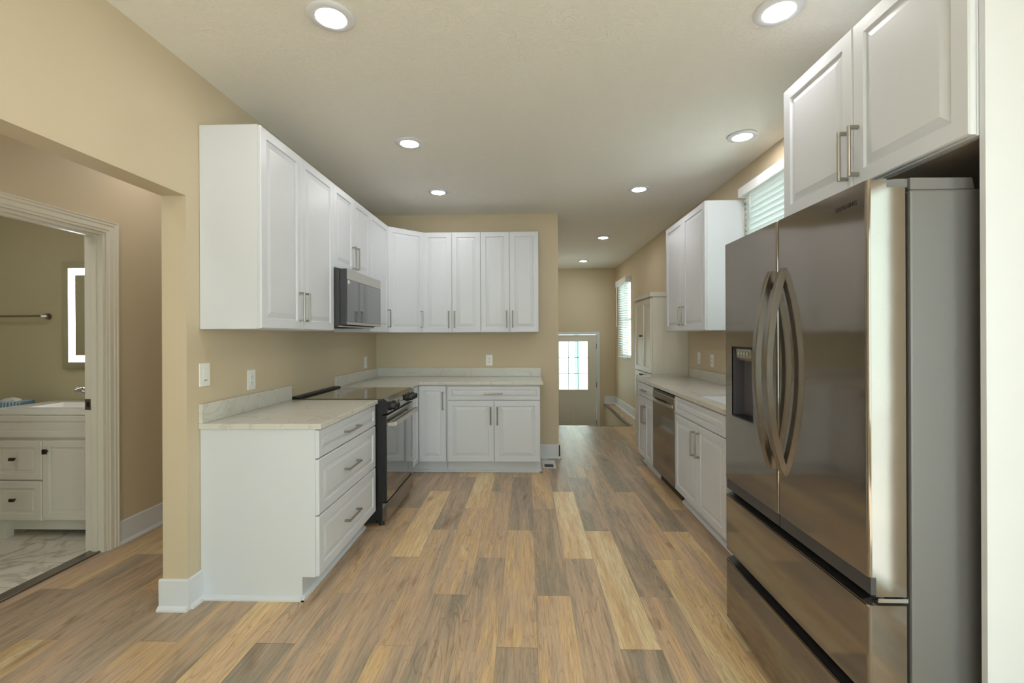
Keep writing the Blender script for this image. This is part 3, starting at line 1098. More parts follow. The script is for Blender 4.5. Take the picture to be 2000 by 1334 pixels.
# right countertop with sink cut-out
CX0, SY0, SY1, SX0, SX1 = 1.185, 2.98, 3.67, 1.285, 1.68
rc = thing('countertop', 'pale quartz countertop on the right wall with the sink cut into it', 'countertop', (CX0, 5.075, CTR))
mb = MB()
def Tr(x0, x1, y0, y1, z0=CTR - CTT, z1=CTR):
    mb.box(x0 - CX0, x1 - CX0, y0 - 5.075, y1 - 5.075, z0 - CTR, z1 - CTR)
y_n, y_f = 2.24, 5.075
Tr(CX0, SX0, y_n, y_f); Tr(SX1, XR - .001, y_n, y_f); Tr(SX0, SX1, y_n, SY0); Tr(SX0, SX1, SY1, y_f)
mb.build('slab', 'quartz', rc)
B(XR - .021 - CX0, XR - .001 - CX0, y_n - 5.075, -0.002, 0.0003, 0.100).build('backsplash', 'quartz', rc, bevel=0.002)

# sink
sk = thing('sink', 'undermount stainless kitchen sink in the right counter', 'sink', ((SX0 + SX1) / 2, (SY0 + SY1) / 2, CTR - 0.22))
hx, hy = (SX1 - SX0) / 2 - 0.002, (SY1 - SY0) / 2 - 0.002
mb = MB()
t = 0.006
mb.box(-hx, hx, -hy, hy, 0, t)
mb.box(-hx, -hx + t, -hy, hy, t, 0.189).box(hx - t, hx, -hy, hy, t, 0.189)
mb.box(-hx + t, hx - t, -hy, -hy + t, t, 0.189).box(-hx + t, hx - t, hy - t, hy, t, 0.189)
mb.build('basin', 'steel', sk)
MB().lathe([(0.0, 0.0), (0.045, 0.0), (0.045, 0.004), (0.03, 0.003), (0.0, 0.003)][1:4], 24, (0, 0, t)).build('drain', 'chrome', sk)
fc = thing('faucet', 'chrome kitchen faucet behind the sink', 'faucet', (1.722, 3.32, CTR + 0.0005))
MB().lathe([(0.026, 0), (0.026, 0.012), (0.016, 0.02), (0.014, 0.05)], 20).build('faucet_base', 'chrome', fc, smooth=True)
pts = [(0, 0, 0.04), (0, 0, 0.22)] + [(-0.075 + 0.075 * math.cos(a), 0, 0.22 + 0.075 * math.sin(a)) for a in [PI * i / 10 for i in range(1, 11)]] + [(-0.15, 0, 0.16)]
mb = MB()
for i in range(len(pts) - 1):
    mb.cyl(pts[i], pts[i + 1], 0.011, 12)
mb.build('spout', 'chrome', fc, smooth=True)
MB().cyl((0, -0.014, 0.045), (0, -0.075, 0.07), 0.006, 10).build('lever', 'chrome', fc)

# ------------------------------------------------------------------ dishwasher
dw = thing('dishwasher', 'dark stainless dishwasher under the right counter', 'dishwasher', (XRB, 4.443, 0), -R90)
w = 4.443 - 3.807
B(0.004, w - 0.004, 0.004, 0.54, 0.10, 0.868).build('tub', 'darkgrey', dw)
mb = MB().prism([(-0.024, 0.115), (0.0, 0.115), (0.0, 0.845), (-0.012, 0.852), (-0.024, 0.838)], 'x', 0.004, w - 0.004)
dd = mb.build('door', 'steel_dark', dw)
B(0.004, w - 0.004, -0.018, 0.002, 0.845, 0.866).build('control_strip', 'black', dw)
B(w - 0.0038, w - 0.0005, -0.022, 0.0, 0.115, 0.85).build('door_edge_trim', 'steel', dw)
B(0.01, w - 0.01, 0.05, 0.09, 0.0, 0.105).build('kick_plate', 'black', dw)
# bowed bar handle
mb = MB()
pts = []
for i in range(17):
    u = i / 16
    pts.append((0.035 + u * (w - 0.07), -0.024 - 0.030 * math.sin(PI * u) ** 0.6, 0.772))
mb.sweep(pts, lambda i: [(0, -.004, -.013), (0, .006, -.013), (0, .006, .013), (0, -.004, .013)])
mb.build('handle', 'steel', dd, bevel=0.002)

# ------------------------------------------------------------------ tall pantry cabinet
PX, PY0, PY1, PZ = 1.392, 5.148, 5.925, 1.795
pt = thing('pantry_cabinet', 'tall cream pantry cabinet with black knobs beyond the right counter', 'cabinet', (PX, PY1, 0), -R90)
w = PY1 - PY0
dp = XR - PX - 0.002
B(0, w, 0, dp, 0, PZ).build('cabinet_box', 'cab_cream', pt)
mb = MB()
# side stile lines on the near side
mb.box(w, w + 0.003, 0.0, 0.128, 0.94, PZ - .03).box(w, w + 0.0025, 0.131, dp, 0.94, PZ - .03)
mb.build('side_panel', 'cab_cream', pt, bevel=0.001)
B(-0.014, w + 0.014, -0.030, dp, PZ + 0.001, PZ + 0.052).build('crown', 'cab_cream', pt, bevel=0.003)
for (a, b) in ((0.0, w / 2), (w / 2, w)):
    s = 1 if a > 0 else -1
    for z0, z1, kz in ((0.945, PZ - 0.012, 1.363), (0.10, 0.935, 0.905)):
        mb = MB()
        g = 0.002
        x0, x1 = a + g + (0.015 if a == 0 else 0), b - g - (0.015 if b == w else 0)
        yf = -DT - 0.001
        st = 0.058
        rings = []
        def rect(i, y):
            return [(x0 + i, y, z0 + i), (x1 - i, y, z0 + i), (x1 - i, y, z1 - i), (x0 + i, y, z1 - i)]
        rr = [rect(0, -0.001), rect(0, yf + .002), rect(.002, yf), rect(st, yf), rect(st + .002, yf + .009)]
        vs = [p for r_ in rr for p in r_]
        fs = [(0, 3, 2, 1)] + [(k * 4 + i, k * 4 + (i + 1) % 4, (k + 1) * 4 + (i + 1) % 4, (k + 1) * 4 + i) for k in range(4) for i in range(4)] + [(16, 17, 18, 19)]
        mb.add(vs, fs)
        d = mb.build('door', 'cab_cream', pt)
        kx = w / 2 + s * 0.028
        k = MB().cyl((kx, yf, kz), (kx, yf - 0.014, kz), 0.006, 12)
        k.cyl((kx, yf - 0.014, kz), (kx, yf - 0.028, kz), 0.013, 14, 0.011)
        k.build('knob', 'black', d)

# ------------------------------------------------------------------ range
rg = thing('range', 'black and stainless slide-in electric range between the two left counters', 'range', (-1.085, 3.262, 0), R90)
w = 0.758
# local: x along +Y, y = -(X - origin); front panel at y=-0.075
FY = -0.078
B(0.002, w, -0.004, 0.600, 0.03, 0.898).build('oven_body', 'black', rg)
B(0.003, w - 0.001, FY + 0.03, -0.004, 0.045, 0.895).build('side_frame', 'black', rg)
ct = B(0.001, w + 0.001, -0.052, 0.612, 0.900, 0.9185).build('cooktop', 'blackglass', rg, bevel=0.002)
B(0.001, w + 0.001, 0.560, 0.612, 0.919, 0.932).build('rear_vent_trim', 'black', ct, bevel=0.002)
mb = MB()
for cx, cy, r in ((0.20, 0.13, .10), (0.56, 0.13, .115), (0.20, 0.42, .075), (0.56, 0.42, .075), (0.38, 0.30, .05)):
    n = 40
    vs = []
    for rr in (r, r - 0.002):
        vs += [(cx + rr * math.cos(2 * PI * i / n), cy + rr * math.sin(2 * PI * i / n), 0.9188) for i in range(n)]
    mb.add(vs, [(i, (i + 1) % n, n + (i + 1) % n, n + i) for i in range(n)])
mb.build('burner_rings', 'icon', ct)
# sloping control panel
cp = MB().prism([(-0.052, 0.900), (-0.052, 0.9185), (-0.060, 0.9185), (FY - 0.012, 0.895), (FY - 0.006, 0.812), (FY + 0.03, 0.806), (-0.0, 0.806), (-0.0, 0.899)], 'x', 0.014, w - 0.012)
cp = cp.build('control_panel', 'steel_dark', rg)
for a_, b_ in ((0.001, 0.0135), (w - 0.0115, w + 0.001)):
    MB().prism([(-0.052, 0.900), (-0.052, 0.9185), (-0.060, 0.9185), (FY - 0.013, 0.895), (FY - 0.007, 0.812), (FY + 0.03, 0.806), (-0.0, 0.806), (-0.0, 0.899)], 'x', a_, b_).build('end_cap', 'black', rg)
B(0.28, 0.47, FY - 0.0125, FY - 0.006, 0.826, 0.882).build('display', 'blackglass', cp)
for kx in (0.07, 0.165, 0.56, 0.64, 0.715):
    k = MB().cyl((kx, FY - 0.009, 0.855), (kx, FY - 0.022, 0.854), 0.030, 24)
    k.cyl((kx, FY - 0.022, 0.854), (kx, FY - 0.050, 0.852), 0.023, 24, 0.020)
    k.box(kx - 0.005, kx + 0.005, FY - 0.055, FY - 0.050, 0.833, 0.871)
    k.build('knob', 'black', cp, smooth=True)
od = MB().box(0.004, w - 0.002, FY, FY + 0.03, 0.180, 0.798).build('oven_door', 'black', rg)
B(0.006, w - 0.004, FY - 0.004, FY - 0.0002, 0.186, 0.795).build('door_glass', 'blackglass', od)
h = MB()
h.box(0.02, w - 0.02, FY - 0.058, FY - 0.046, 0.716, 0.752)
h.box(0.02, w - 0.02, FY - 0.046, FY - 0.028, 0.744, 0.752)
for a in (0.02, w - 0.045):
    h.box(a, a + 0.025, FY - 0.046, FY - 0.004, 0.720, 0.744)
h = h.build('handle', 'steel', od, bevel=0.002)
B(0.026, 0.06, FY - 0.0590, FY - 0.0582, 0.722, 0.746).build('sticker', 'plastic', h, label='small white sticker')
dr = MB().box(0.004, w - 0.002, FY - 0.002, FY + 0.03, 0.045, 0.170).build('storage_drawer', 'steel_dark', rg)
for (fx_, fy_) in ((0.05, FY + .05), (w - 0.05, FY + .05), (0.05, 0.55), (w - 0.05, 0.55)):
    MB().cyl((fx_, fy_, 0), (fx_, fy_, 0.032), 0.02, 14, 0.014).build('foot', 'black', rg)

# ------------------------------------------------------------------ microwave
mw = thing('microwave', 'over-the-range microwave with a dark glass door on the left wall', 'microwave', (-1.385, 3.262, 1.437), R90)
w = 0.757
H = 1.857 - 1.437
B(0.0, w, -0.045, 0.315, 0.008, H).build('housing', 'darkgrey', mw, bevel=0.002)
d = B(0.002, w - 0.002, -0.098, -0.048, 0.015, H - 0.003).build('door', 'darkgrey', mw, bevel=0.002)
B(0.002, w - 0.002, -0.1015, -0.0982, H - 0.078, H - 0.004).build('top_band', 'steel', d)
B(0.002, w - 0.002, -0.1005, -0.0982, 0.036, H - 0.080).build('glass', 'blackglass', d)
B(0.002, w - 0.002, -0.1015, -0.0982, 0.015, 0.034).build('bottom_band', 'steel', d)
B(0.014, 0.048, -0.1012, -0.1006, H - 0.110, H - 0.086).build('sticker', 'plastic', d, label='small white sticker')
mb = MB()
mb.box(0.03, w - 0.03, -0.05, 0.30, 0.0, 0.0075)
mb.build('underside_vent', 'steel', mw)
for a in (0.08, 0.42):
    mb = MB()
    for i in range(16):
        mb.box(a + i * 0.016, a + .008 + i * 0.016, 0.02, 0.20, -0.003, -0.0005)
    mb.build('grease_filter', 'black', mw)

# ------------------------------------------------------------------ fridge
fr = thing('refrigerator', 'dark stainless four-door refrigerator with water dispenser', 'refrigerator', (1.050, 1.750, 0), -R90)
HW = 0.455
FZ0, FZT = 0.03, 1.757
DF, DBK = -0.115, -0.013


def rounded_plan(x0, x1, y0, y1, r, n=9, near=True, far=True):
    """plan outline, front corners (y0) rounded"""
    p = [(x1, y1), (x0, y1)]
    if far:
        p += [(x0 + r - r * math.cos(a), y0 + r - r * math.sin(a)) for a in [PI / 2 * i / n for i in range(n + 1)]]
    else:
        p += [(x0, y0)]
    if near:
        p += [(x1 - r + r * math.sin(a), y0 + r - r * math.cos(a)) for a in [PI / 2 * i / n for i in range(n + 1)]]
    else:
        p += [(x1, y0)]
    return p


mb = MB().box(-HW + .002, HW - .0, 0.0, 0.64, FZ0, FZT)
mb.build('cabinet_body', 'fridge_side', fr, bevel=0.006)
B(-HW + .01, HW - .012, DBK, 0.0, 0.05, 1.75).build('door_gasket', 'black', fr)
# right-hand (near) door
def door_prism(x0, x1, z0, z1, near, far, name):
    m = MB().prism(rounded_plan(x0, x1, DF, DBK, 0.010, near=near, far=far), 'z', z0, z1)
    return m


g = 0.003
nd = door_prism(g, HW, 0.693, 1.764, True, True, 'door')
nd.prism(rounded_plan(g, HW, DF, DBK - 0.05, 0.010, near=True, far=True), 'z', 1.764, 1.785)
nd.prism([(g, DF + .02), (HW - .0, DF + .02), (HW, DBK), (g, DBK)], 'z', 0.640, 0.693)
near_door = nd.build('door', 'steel_dark', fr)
B(g, HW, DF + 0.006, DF + 0.0195, 0.645, 0.692).build('bottom_grip', 'darkgrey', near_door)
# far door with dispenser recess
rx0, rx1, rz0, rz1 = 1.750 - 2.131, 1.750 - 1.935, 0.995, 1.310
xs = [-HW, rx0, rx1, -g]
zs = [0.693, rz0, rz1, 1.785]
mb = MB()
r = 0.008
for i in range(3):
    for j in range(3):
        if i == 1 and j == 1:
            continue
        a, b = xs[i], xs[i + 1]
        if i == 0: a += r
        if i == 2: b -= r
        mb.add([(a, DF, zs[j]), (b, DF, zs[j]), (b, DF, zs[j + 1]), (a, DF, zs[j + 1])], [(0, 1, 2, 3)])
for (sx, sg) in ((-HW, 1), (-g, -1)):
    pts = [(sx, DBK)] + [(sx + sg * (r - r * math.cos(a)), DF + r - r * math.sin(a)) for a in [PI / 2 * i / 5 for i in range(6)]]
    for (p, q) in zip(pts, pts[1:]):
        mb.add([(p[0], p[1], zs[0]), (q[0], q[1], zs[0]), (q[0], q[1], zs[3]), (p[0], p[1], zs[3])], [(0, 1, 2, 3)])
for z in (zs[0], zs[3]):
    mb.add([(-HW, DBK, z), (-HW, DF + r, z), (-HW + r, DF, z), (-g - r, DF, z), (-g, DF + r, z), (-g, DBK, z)], [tuple(range(6))])
mb.add([(-HW, DBK, zs[0]), (-g, DBK, zs[0]), (-g, DBK, zs[3]), (-HW, DBK, zs[3])], [(0, 1, 2, 3)])
mb.box(-HW, -g, DF + .02, DBK, 0.640, 0.692)
far_door_ = mb.build('door', 'steel_dark', fr)
B(-HW, -g, DF + 0.006, DF + 0.0195, 0.645, 0.692).build('bottom_grip', 'darkgrey', far_door_)
# recess lining
mb = MB()
dB = DF + 0.075
n = 8
prof = [(rx0, DF)] + [(rx0 + (rx1 - rx0) * i / n, dB - 0.02 + 0.02 * math.sin(PI * i / n)) for i in range(n + 1)] + [(rx1, DF)]
vs = [(u, v, rz0) for u, v in prof] + [(u, v, rz1) for u, v in prof]
k = len(prof)
mb.add(vs, [(i, i + 1, k + i + 1, k + i) for i in range(k - 1)])
mb.add([(u, v, rz1) for u, v in prof], [tuple(range(k))])
dispenser = mb.build('dispenser_recess', simple('dispenser_grey', srgb(112, 110, 118), 0.3, 0.5, vary=0.02), far_door_, smooth=True)
MB().prism([(u, v) for u, v in prof], 'z', rz0, rz0 + 0.006).build('drip_tray', 'black', dispenser)
mb = MB().prism([(DF + 0.004, 1.300), (DF + 0.006, 1.262), (DF + 0.016, 1.246), (DF + 0.055, 1.246), (DF + 0.06, 1.300)], 'x', rx0 + 0.03, rx1 - 0.03)
dh = mb.build('dispenser_head', simple('dispenser_silver', srgb(165, 160, 152), 0.2, 0.9, vary=0.02), dispenser, bevel=0.004)
mb = MB()
for i in range(4):
    mb.box(rx0 + 0.05 + i * 0.026, rx0 + 0.064 + i * 0.026, DF + 0.0028, DF + 0.0040, 1.274, 1.286)
mb.build('icons', 'icon', dh)
B(rx0 + 0.002, rx1 - 0.002, DF + 0.006, DF + 0.06, 1.3005, 1.3095).build('recess_top', 'black', dispenser)
mb = MB()
e = 0.003
mb.box(rx0 - e, rx0, DF - .001, DF + .004, rz0 - e, rz1 + e).box(rx1, rx1 + e, DF - .001, DF + .004, rz0 - e, rz1 + e)
mb.box(rx0, rx1, DF - .001, DF + .004, rz0 - e, rz0).box(rx0, rx1, DF - .001, DF + .004, rz1, rz1 + e)
mb.build('recess_trim', 'steel_handle', dispenser)
# bow handles
def bow(parent, x):
    mb = MB()
    z0, z1 = 0.850, 1.604
    pts = []
    n = 28
    for i in range(n + 1):
        u = i / n
        pts.append((x, DF + 0.004 - 0.062 * math.sin(PI * u) ** 0.75, z0 + (z1 - z0) * u))
    hw, th = 0.014, 0.012
    def sec(i):
        return [(-hw, -th + .003, 0), (-hw + .003, -th, 0), (hw - .003, -th, 0), (hw, -th + .003, 0), (hw, th, 0), (-hw, th, 0)]
    mb.sweep(pts, sec)
    return mb.build('handle', 'steel_handle', parent, smooth=True)


bow(near_door, 0.040)
bow(far_door_, -0.042)
# freezer drawers
def fdrawer(z0, z1):
    m = MB().prism(rounded_plan(-HW, HW, DF, DBK, 0.010), 'z', z0, z1)
    o = m.build('drawer', 'steel_dark', fr)
    B(-HW + .002, HW - .002, DF + 0.0, DF + 0.003, z1 - 0.004, z1 + .0015).build('bright_edge', 'steel', o)
    c = MB().prism([(DF + 0.003, z1 + 0.0005), (DF + 0.012, z1 + 0.003), (DF + 0.05, z1 + 0.018), (DBK, z1 + 0.018), (DBK, z1 + 0.0005)], 'x', -HW + .002, HW - .03)
    c.build('finger_grip', 'black', o)
    return o


fdrawer(0.362, 0.616)
fdrawer(0.045, 0.314)
# hinges
mb = MB().box(HW - 0.16, HW - 0.012, 0.004, 0.172, FZT + 0.0005, FZT + 0.030)
hc = MB().prism([(0.004, FZT + .0005), (0.177, FZT + .0005), (0.170, FZT + .032), (0.004, FZT + .034)], 'x', HW - 0.16, HW - 0.004)
hc = hc.build('hinge_cover', 'fridge_side', fr, bevel=0.002)
h2 = MB().prism([(-0.062, 1.768), (0.003, 1.766), (0.003, 1.790), (-0.03, 1.790), (-0.062, 1.786)], 'x', HW - 0.05, HW - 0.012)
h2.cyl((HW - 0.034, -0.062, 1.768), (HW - 0.034, -0.062, 1.792), 0.021, 20)
h2.build('hinge_arm', 'fridge_side', hc)
hc2 = MB().prism([(0.004, FZT + .0005), (0.177, FZT + .0005), (0.170, FZT + .032), (0.004, FZT + .034)], 'x', -HW + 0.004, -HW + 0.16)
hc2.build('hinge_cover', 'fridge_side', fr, bevel=0.002)
mb = MB().box(HW - 0.05, HW - 0.006, -0.085, -0.004, 0.6205, 0.632)
mb.cyl((HW - 0.03, -0.06, 0.632), (HW - 0.03, -0.06, 0.640), 0.008, 12)
mb.build('lower_hinge', 'chrome', fr)
for fx_, fy_ in ((-HW + .06, .04), (HW - .06, .04), (-HW + .06, .58), (HW - .06, .58)):
    MB().cyl((fx_, fy_, 0), (fx_, fy_, FZ0 + .001), 0.022, 14).build('foot', 'black', fr)
# lettering
tc_ = bpy.data.curves.new('letters', 'FONT')
tc_.body = 'SAMSUNG'
tc_.size = 0.0185
tc_.extrude = 0.0004
tc_.space_character = 1.12
tc_.align_x = 'LEFT'
tmp = bpy.data.objects.new('letters', tc_)
COL.objects.link(tmp)
bpy.context.view_layer.update()
me = bpy.data.meshes.new_from_object(tmp.evaluated_get(bpy.context.evaluated_depsgraph_get()))
bpy.data.objects.remove(tmp)
xs_ = [v.co.x for v in me.vertices]
sc_ = 0.088 / (max(xs_) - min(xs_))
lt = bpy.data.objects.new('lettering', me)
me.materials.clear(); me.materials.append(M['lettering'])
COL.objects.link(lt)
lt.parent = near_door
lt.matrix_local = Matrix.Translation((1.750 - 1.424, DF - 0.0006, 1.728)) @ Matrix.Rotation(PI / 2, 4, 'X') @ Matrix.Diagonal((sc_, 1.0, 1.0, 1))

# fridge end panel
tag(B(1.196, XR - .001, 1.238, 1.255, 0, UT).build('end_panel', 'cab', bevel=0.001), 'tall white end panel on the near side of the fridge', 'panel')

# ------------------------------------------------------------------ recessed lights
lights = [(-0.83, 1.945, 'large recessed ceiling light nearest the camera on the left side'),
          (1.070, 1.980, 'large recessed ceiling light nearest the camera on the right side'),
          (-0.822, 3.231, 'recessed ceiling light second from the camera in the left row'),
          (1.489, 3.219, 'recessed ceiling light above the sink, close to the right wall'),
          (-0.830, 4.332, 'recessed ceiling light farthest in the left row, near the back cabinets'),
          (1.051, 4.327, 'recessed ceiling light right of the partition wall corner, before the hall'),
          (1.064, 6.422, 'recessed ceiling light over the hall floor before the stairs'),
          (1.030, 8.395, 'recessed ceiling light over the stairwell, farthest from the camera')]
for i, (x, y, lb) in enumerate(lights):
    t = thing('ceiling_light', lb, 'ceiling light', (x, y, ZC))
    MB().lathe([(0.096, -0.0005), (0.098, -0.006), (0.094, -0.010), (0.066, -0.014), (0.062, -0.012), (0.062, -0.0005)], 48).build('trim_ring', 'trim', t, smooth=True)
    MB().lathe([(0.0005, -0.0130), (0.0615, -0.0125), (0.0615, -0.002)][0:3], 48).build('lens', 'lens', t)
for x, y, lb in [(-0.8, -0.6, 'recessed ceiling light behind the camera, left side'), (0.9, -0.6, 'recessed ceiling light behind the camera, right side'),
                 (-2.25, 0.9, 'recessed ceiling light in the side hall, out of view'), (-2.25, 3.1, 'recessed ceiling light farther along the side hall, out of view'), (-3.6, 2.2, 'recessed ceiling light in the bathroom by the vanity, out of view'), (-3.2, 1.6, 'added unseen ceiling light by the tub that brightens the bathroom')]:  # the one by the tub is an added lamp to brighten the bathroom
    t = thing('ceiling_light', lb, 'ceiling light', (x, y, ZC))
    MB().lathe([(0.096, -0.0005), (0.098, -0.006), (0.094, -0.010), (0.066, -0.014), (0.062, -0.012), (0.062, -0.0005)], 48).build('trim_ring', 'trim', t, smooth=True)
    MB().lathe([(0.0005, -0.0130), (0.0615, -0.0125), (0.0615, -0.002)], 48).build('lens', 'lens', t)

# ------------------------------------------------------------------ switches and outlets
def plate(kind, label, loc, rz):
    """front faces local -y"""
    nm = 'light_switch' if kind == 'switch' else 'power_outlet'
    root = thing(nm, label, 'light switch' if kind == 'switch' else 'outlet', loc, rz)
    B(-0.039, 0.039, -0.006, -0.0005, -0.061, 0.061).build('cover_plate', 'plastic', root, bevel=0.002)
    if kind == 'switch':
        B(-0.0165, 0.0165, -0.009, -0.0062, -0.034, 0.034).build('rocker', 'plastic', root, bevel=0.001)
        B(-0.012, 0.012, -0.0098, -0.0092, -0.030, -0.027).build('indicator', 'slot', root, label='small dark dimmer slide')
    else:
        rc_ = B(-0.0165, 0.0165, -0.008, -0.0062, -0.034, 0.034).build('receptacle', 'plastic', root, bevel=0.001)
        mb = MB()
        for zc in (-0.018, 0.018):
            mb.box(-0.0075, -0.005, -0.0086, -0.0081, zc - 0.003, zc + 0.006)
            mb.box(0.005, 0.0075, -0.0086, -0.0081, zc - 0.003, zc + 0.006)
            mb.cyl((0, -0.0081, zc - 0.009), (0, -0.0086, zc - 0.009), 0.0025, 10)
        mb.build('slots', 'slot', rc_)
    return root


plate('switch', 'white rocker light switch at the left end of the kitchen wall', (XL, 2.380, 1.165), R90)
plate('outlet', 'white outlet over the near left countertop', (XL, 2.794, 1.100), R90)
plate('outlet', 'white outlet on the left wall close to the back corner', (XL, 4.815, 1.095), R90)
plate('outlet', 'white outlet on the back wall above the corner countertop', (-0.422, YB, 1.097), 0)
plate('switch', 'white light switch on the right wall beside the pantry', (XR, 4.830, 1.130), -R90)
plate('outlet', 'white outlet on the right wall behind the fridge edge', (XR, 4.495, 1.118), -R90)

# floor vent
fv = thing('floor_vent', 'white floor register by the end of the back cabinet', 'vent', (0.228, 4.905, 0))
mb = MB()
a, b = 0.071, 0.146
mb.box(-a, a, -b, -b + .03, 0.0005, .006).box(-a, a, b - .14, b, 0.0005, .006)
mb.box(-a, -a + .024, -b + .03, b - .14, 0.0005, .006).box(a - .024, a, -b + .03, b - .14, 0.0005, .006)
mb.build('frame', 'trim', fv, bevel=0.002)
B(-a + .024, a - .024, -b + .03, b - .14, 0.0004, 0.0022).build('louver_opening', 'darkgrey', fv)

# ------------------------------------------------------------------ bathroom
VY = 3.021
va = thing('vanity', 'cream bathroom vanity cabinet with two drawers, one door and square bronze knobs', 'vanity', (-3.620, VY, 0), 0)
VW = 0.695
VD = BY - VY - 0.003
mb = MB()
mb.box(0, VW, 0.002, VD, 0.129, 0.843)
mb.box(0, 0.075, 0.002, 0.05, 0.0, 0.129).box(VW - 0.045, VW, 0.002, 0.05, 0, 0.129)
mb.box(0, 0.045, VD - 0.05, VD, 0, 0.129).box(VW - 0.045, VW, VD - 0.05, VD, 0, 0.129)
mb.box(0.075, VW - 0.045, 0.05, 0.06, 0.045, 0.129)
mb.build('cabinet_box', 'cab_cream', va)
ring = dict(stile=0.045, slope=0.008, groove=0.007, flat=0.016, raised=0.005)
door(va, 0.0, VW, 0.690, 0.842, name='false_drawer', mat='cab_cream', stile=0.038, slope=0.008, groove=0.006, flat=0.01, raised=0.005)
for (z0, z1) in ((0.405, 0.672), (0.129, 0.398)):
    d = door(va, 0.0, 0.348, z0, z1, name='drawer', mat='cab_cream', **ring)
    zc = (z0 + z1) / 2
    k = MB().box(0.148, 0.180, -0.048, -0.034, zc + 0.002, zc + 0.022).box(0.159, 0.169, -0.034, -0.019, zc + .007, zc + 0.017)
    k.build('knob', 'bronze', d, bevel=0.001)
d = door(va, 0.351, VW, 0.135, 0.675, name='door', mat='cab_cream', **ring)
k = MB().box(0.380, 0.404, -0.048, -0.034, 0.586, 0.618).box(0.387, 0.397, -0.034, -0.019, 0.597, 0.607)
k.build('knob', 'bronze', d, bevel=0.001)

vs_ = thing('vanity_sink', 'white one-piece vanity sink top', 'sink', (-3.63, VY - 0.012, 0.845))
tw, td, th = 0.745, BY - VY + 0.009, 0.038
bx0, bx1, by0, by1 = 0.16, 0.585, 0.085, 0.335
mb = MB()
mb.box(0, bx0, 0, td, 0, th).box(bx1, tw, 0, td, 0, th).box(bx0, bx1, 0, by0, 0, th).box(bx0, bx1, by1, td, 0, th)
ins = 0.05
vsx = [(bx0, by0, th), (bx1, by0, th), (bx1, by1, th), (bx0, by1, th),
       (bx0 + ins, by0 + ins, -0.0 + .003), (bx1 - ins, by0 + ins, .003), (bx1 - ins, by1 - ins, .003), (bx0 + ins, by1 - ins, .003)]
mb.add(vsx, [(0, 4, 5, 1), (1, 5, 6, 2), (2, 6, 7, 3), (3, 7, 4, 0), (4, 7, 6, 5)])
mb.build('basin_top', 'porcelain', vs_)
mb = MB().cyl((0.372, 0.21, .003), (0.372, 0.21, .008), 0.02, 16)
mb.build('drain', 'chrome', vs_)
bf = thing('bathroom_faucet', 'nickel bathroom faucet on the vanity', 'faucet', (-3.258, 3.385, 0.8835))
MB().box(-0.07, 0.07, -0.022, 0.022, 0.0, 0.012).build('faucet_base', 'nickel', bf, bevel=0.004)
mb = MB()
sp = [(0, 0, 0.012), (0, 0.0, 0.06), (-0.01, -0.03, 0.095), (-0.03, -0.08, 0.105), (-0.045, -0.12, 0.092)]
for p, q in zip(sp, sp[1:]):
    mb.cyl(p, q, 0.012, 12)
mb.build('spout', 'nickel', bf, smooth=True)
mb = MB()
for s in (-1, 1):
    mb = MB().cyl((s * 0.052, 0, 0.012), (s * 0.052, 0, 0.045), 0.012, 12).cyl((s * 0.052, 0, 0.045), (s * 0.145, -0.01, 0.100), 0.009, 10, 0.013)
    mb.build('lever', 'nickel', bf, smooth=True)

mi = thing('mirror', 'lit rectangular bathroom mirror above the vanity', 'mirror', (-3.27, BY, 1.127))
mw_, mh_ = 0.297, 0.82
B(-mw_ + .02, mw_ - .02, -0.022, -0.001, 0.02, mh_ - .02).build('backing', 'darkgrey', mi)
B(-mw_, mw_, -0.028, -0.0225, 0, mh_).build('glass', 'mirror', mi)
mb = MB()
o_, i_ = 0.050, 0.103
z_o0, z_o1, z_i0, z_i1 = 0.051, 0.771, 0.102, 0.720
mb.box(-mw_ + o_, -mw_ + i_, -0.0290, -0.0282, z_o0, z_o1).box(mw_ - i_, mw_ - o_, -0.0290, -0.0282, z_o0, z_o1)
mb.box(-mw_ + i_, mw_ - i_, -0.0290, -0.0282, z_o0, z_i0).box(-mw_ + i_, mw_ - i_, -0.0290, -0.0282, z_i1, z_o1)
mb.build('led_strip', 'led', mi, label='glowing white light band')

tb = thing('towel_bar', 'brass-toned towel bar on the bathroom wall', 'towel bar', (-4.0, BY, 1.532))
MB().cyl((-0.29, -0.055, 0), (0.29, -0.055, 0), 0.008, 12).build('bar', 'nickel', tb)
for s in (-1, 1):
    MB().cyl((s * 0.30, -0.001, 0), (s * 0.30, -0.012, 0), 0.026, 20).cyl((s * 0.30, -0.012, 0), (s * 0.29, -0.058, 0), 0.018, 16, 0.010).build('bracket', 'nickel', tb, smooth=True)

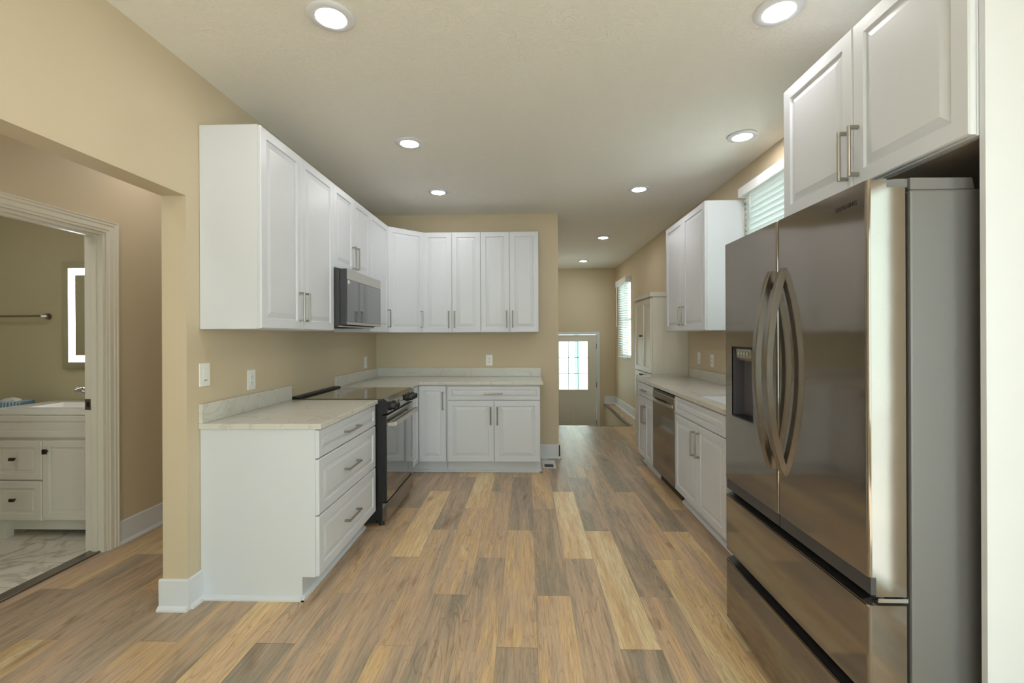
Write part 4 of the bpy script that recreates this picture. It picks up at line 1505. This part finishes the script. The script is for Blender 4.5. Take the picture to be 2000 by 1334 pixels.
# toilet beside the vanity, hidden behind it from here except what stands on its tank
to = thing('toilet', 'white toilet left of the vanity, tank against the wall', 'toilet', (-3.95, BY, 0))
B(-0.22, 0.22, -0.20, -0.01, 0.40, 0.775).build('tank', 'porcelain', to, bevel=0.02)
B(-0.23, 0.23, -0.21, -0.005, 0.776, 0.805).build('tank_lid', 'porcelain', to, bevel=0.008)
mb = MB()
n = 28
def ov(rx, ry, z, cy=-0.42):
    return [(rx * math.cos(2 * PI * i / n), cy + ry * math.sin(2 * PI * i / n), z) for i in range(n)]
rings = [ov(.11, .16, 0, -0.36), ov(.10, .15, .15, -0.36), ov(.15, .20, .30, -0.40), ov(.185, .235, .39)]
vs = [p for r_ in rings for p in r_]
fs = [tuple(range(n - 1, -1, -1)), tuple(range(3 * n, 4 * n))] + [(k * n + i, k * n + (i + 1) % n, (k + 1) * n + (i + 1) % n, (k + 1) * n + i) for k in range(3) for i in range(n)]
mb.add(vs, fs)
mb.build('bowl', 'porcelain', to, smooth=True)
mb = MB()
rings = [ov(.19, .24, .392), ov(.19, .24, .415)]
mb.add([p for r_ in rings for p in r_], [tuple(range(n - 1, -1, -1)), tuple(range(n, 2 * n))] + [(i, (i + 1) % n, n + (i + 1) % n, n + i) for i in range(n)])
mb.build('seat', 'porcelain', to)
tp = thing('tissue_box', 'blue and white wrapped packet at the left of the vanity', 'packet', (-3.86, 3.33, 0.806), 0.15)
B(-0.115, 0.115, -0.055, 0.055, 0.0, 0.088).build('carton', 'tissue', tp, bevel=0.008)
mb = MB().prism([(-0.05, 0.089), (0.05, 0.089), (0.03, 0.104), (-0.01, 0.112), (-0.04, 0.100)], 'y', -0.03, 0.03)
mb.build('tissue', 'plastic', tp)

# shower side of the bathroom, seen only in the mirror
sh = thing('shower_wall', 'pale shower surround seen in the bathroom mirror', 'shower', (-3.9, 1.0, 0))
B(-0.80, 0.98, 0.001, 0.03, 0.35, 1.95).build('surround_panel', 'shower', sh)
B(-0.80, 0.98, 0.03, 0.72, 0.0, 0.40).build('tub', 'porcelain', sh, bevel=0.03)
rd = MB().cyl((-4.748, 1.75, 1.98), (-2.812, 1.75, 1.98), 0.014, 12).build('shower_rod', 'rod')
tag(rd, 'black shower rod reflected in the bathroom mirror', 'rod')
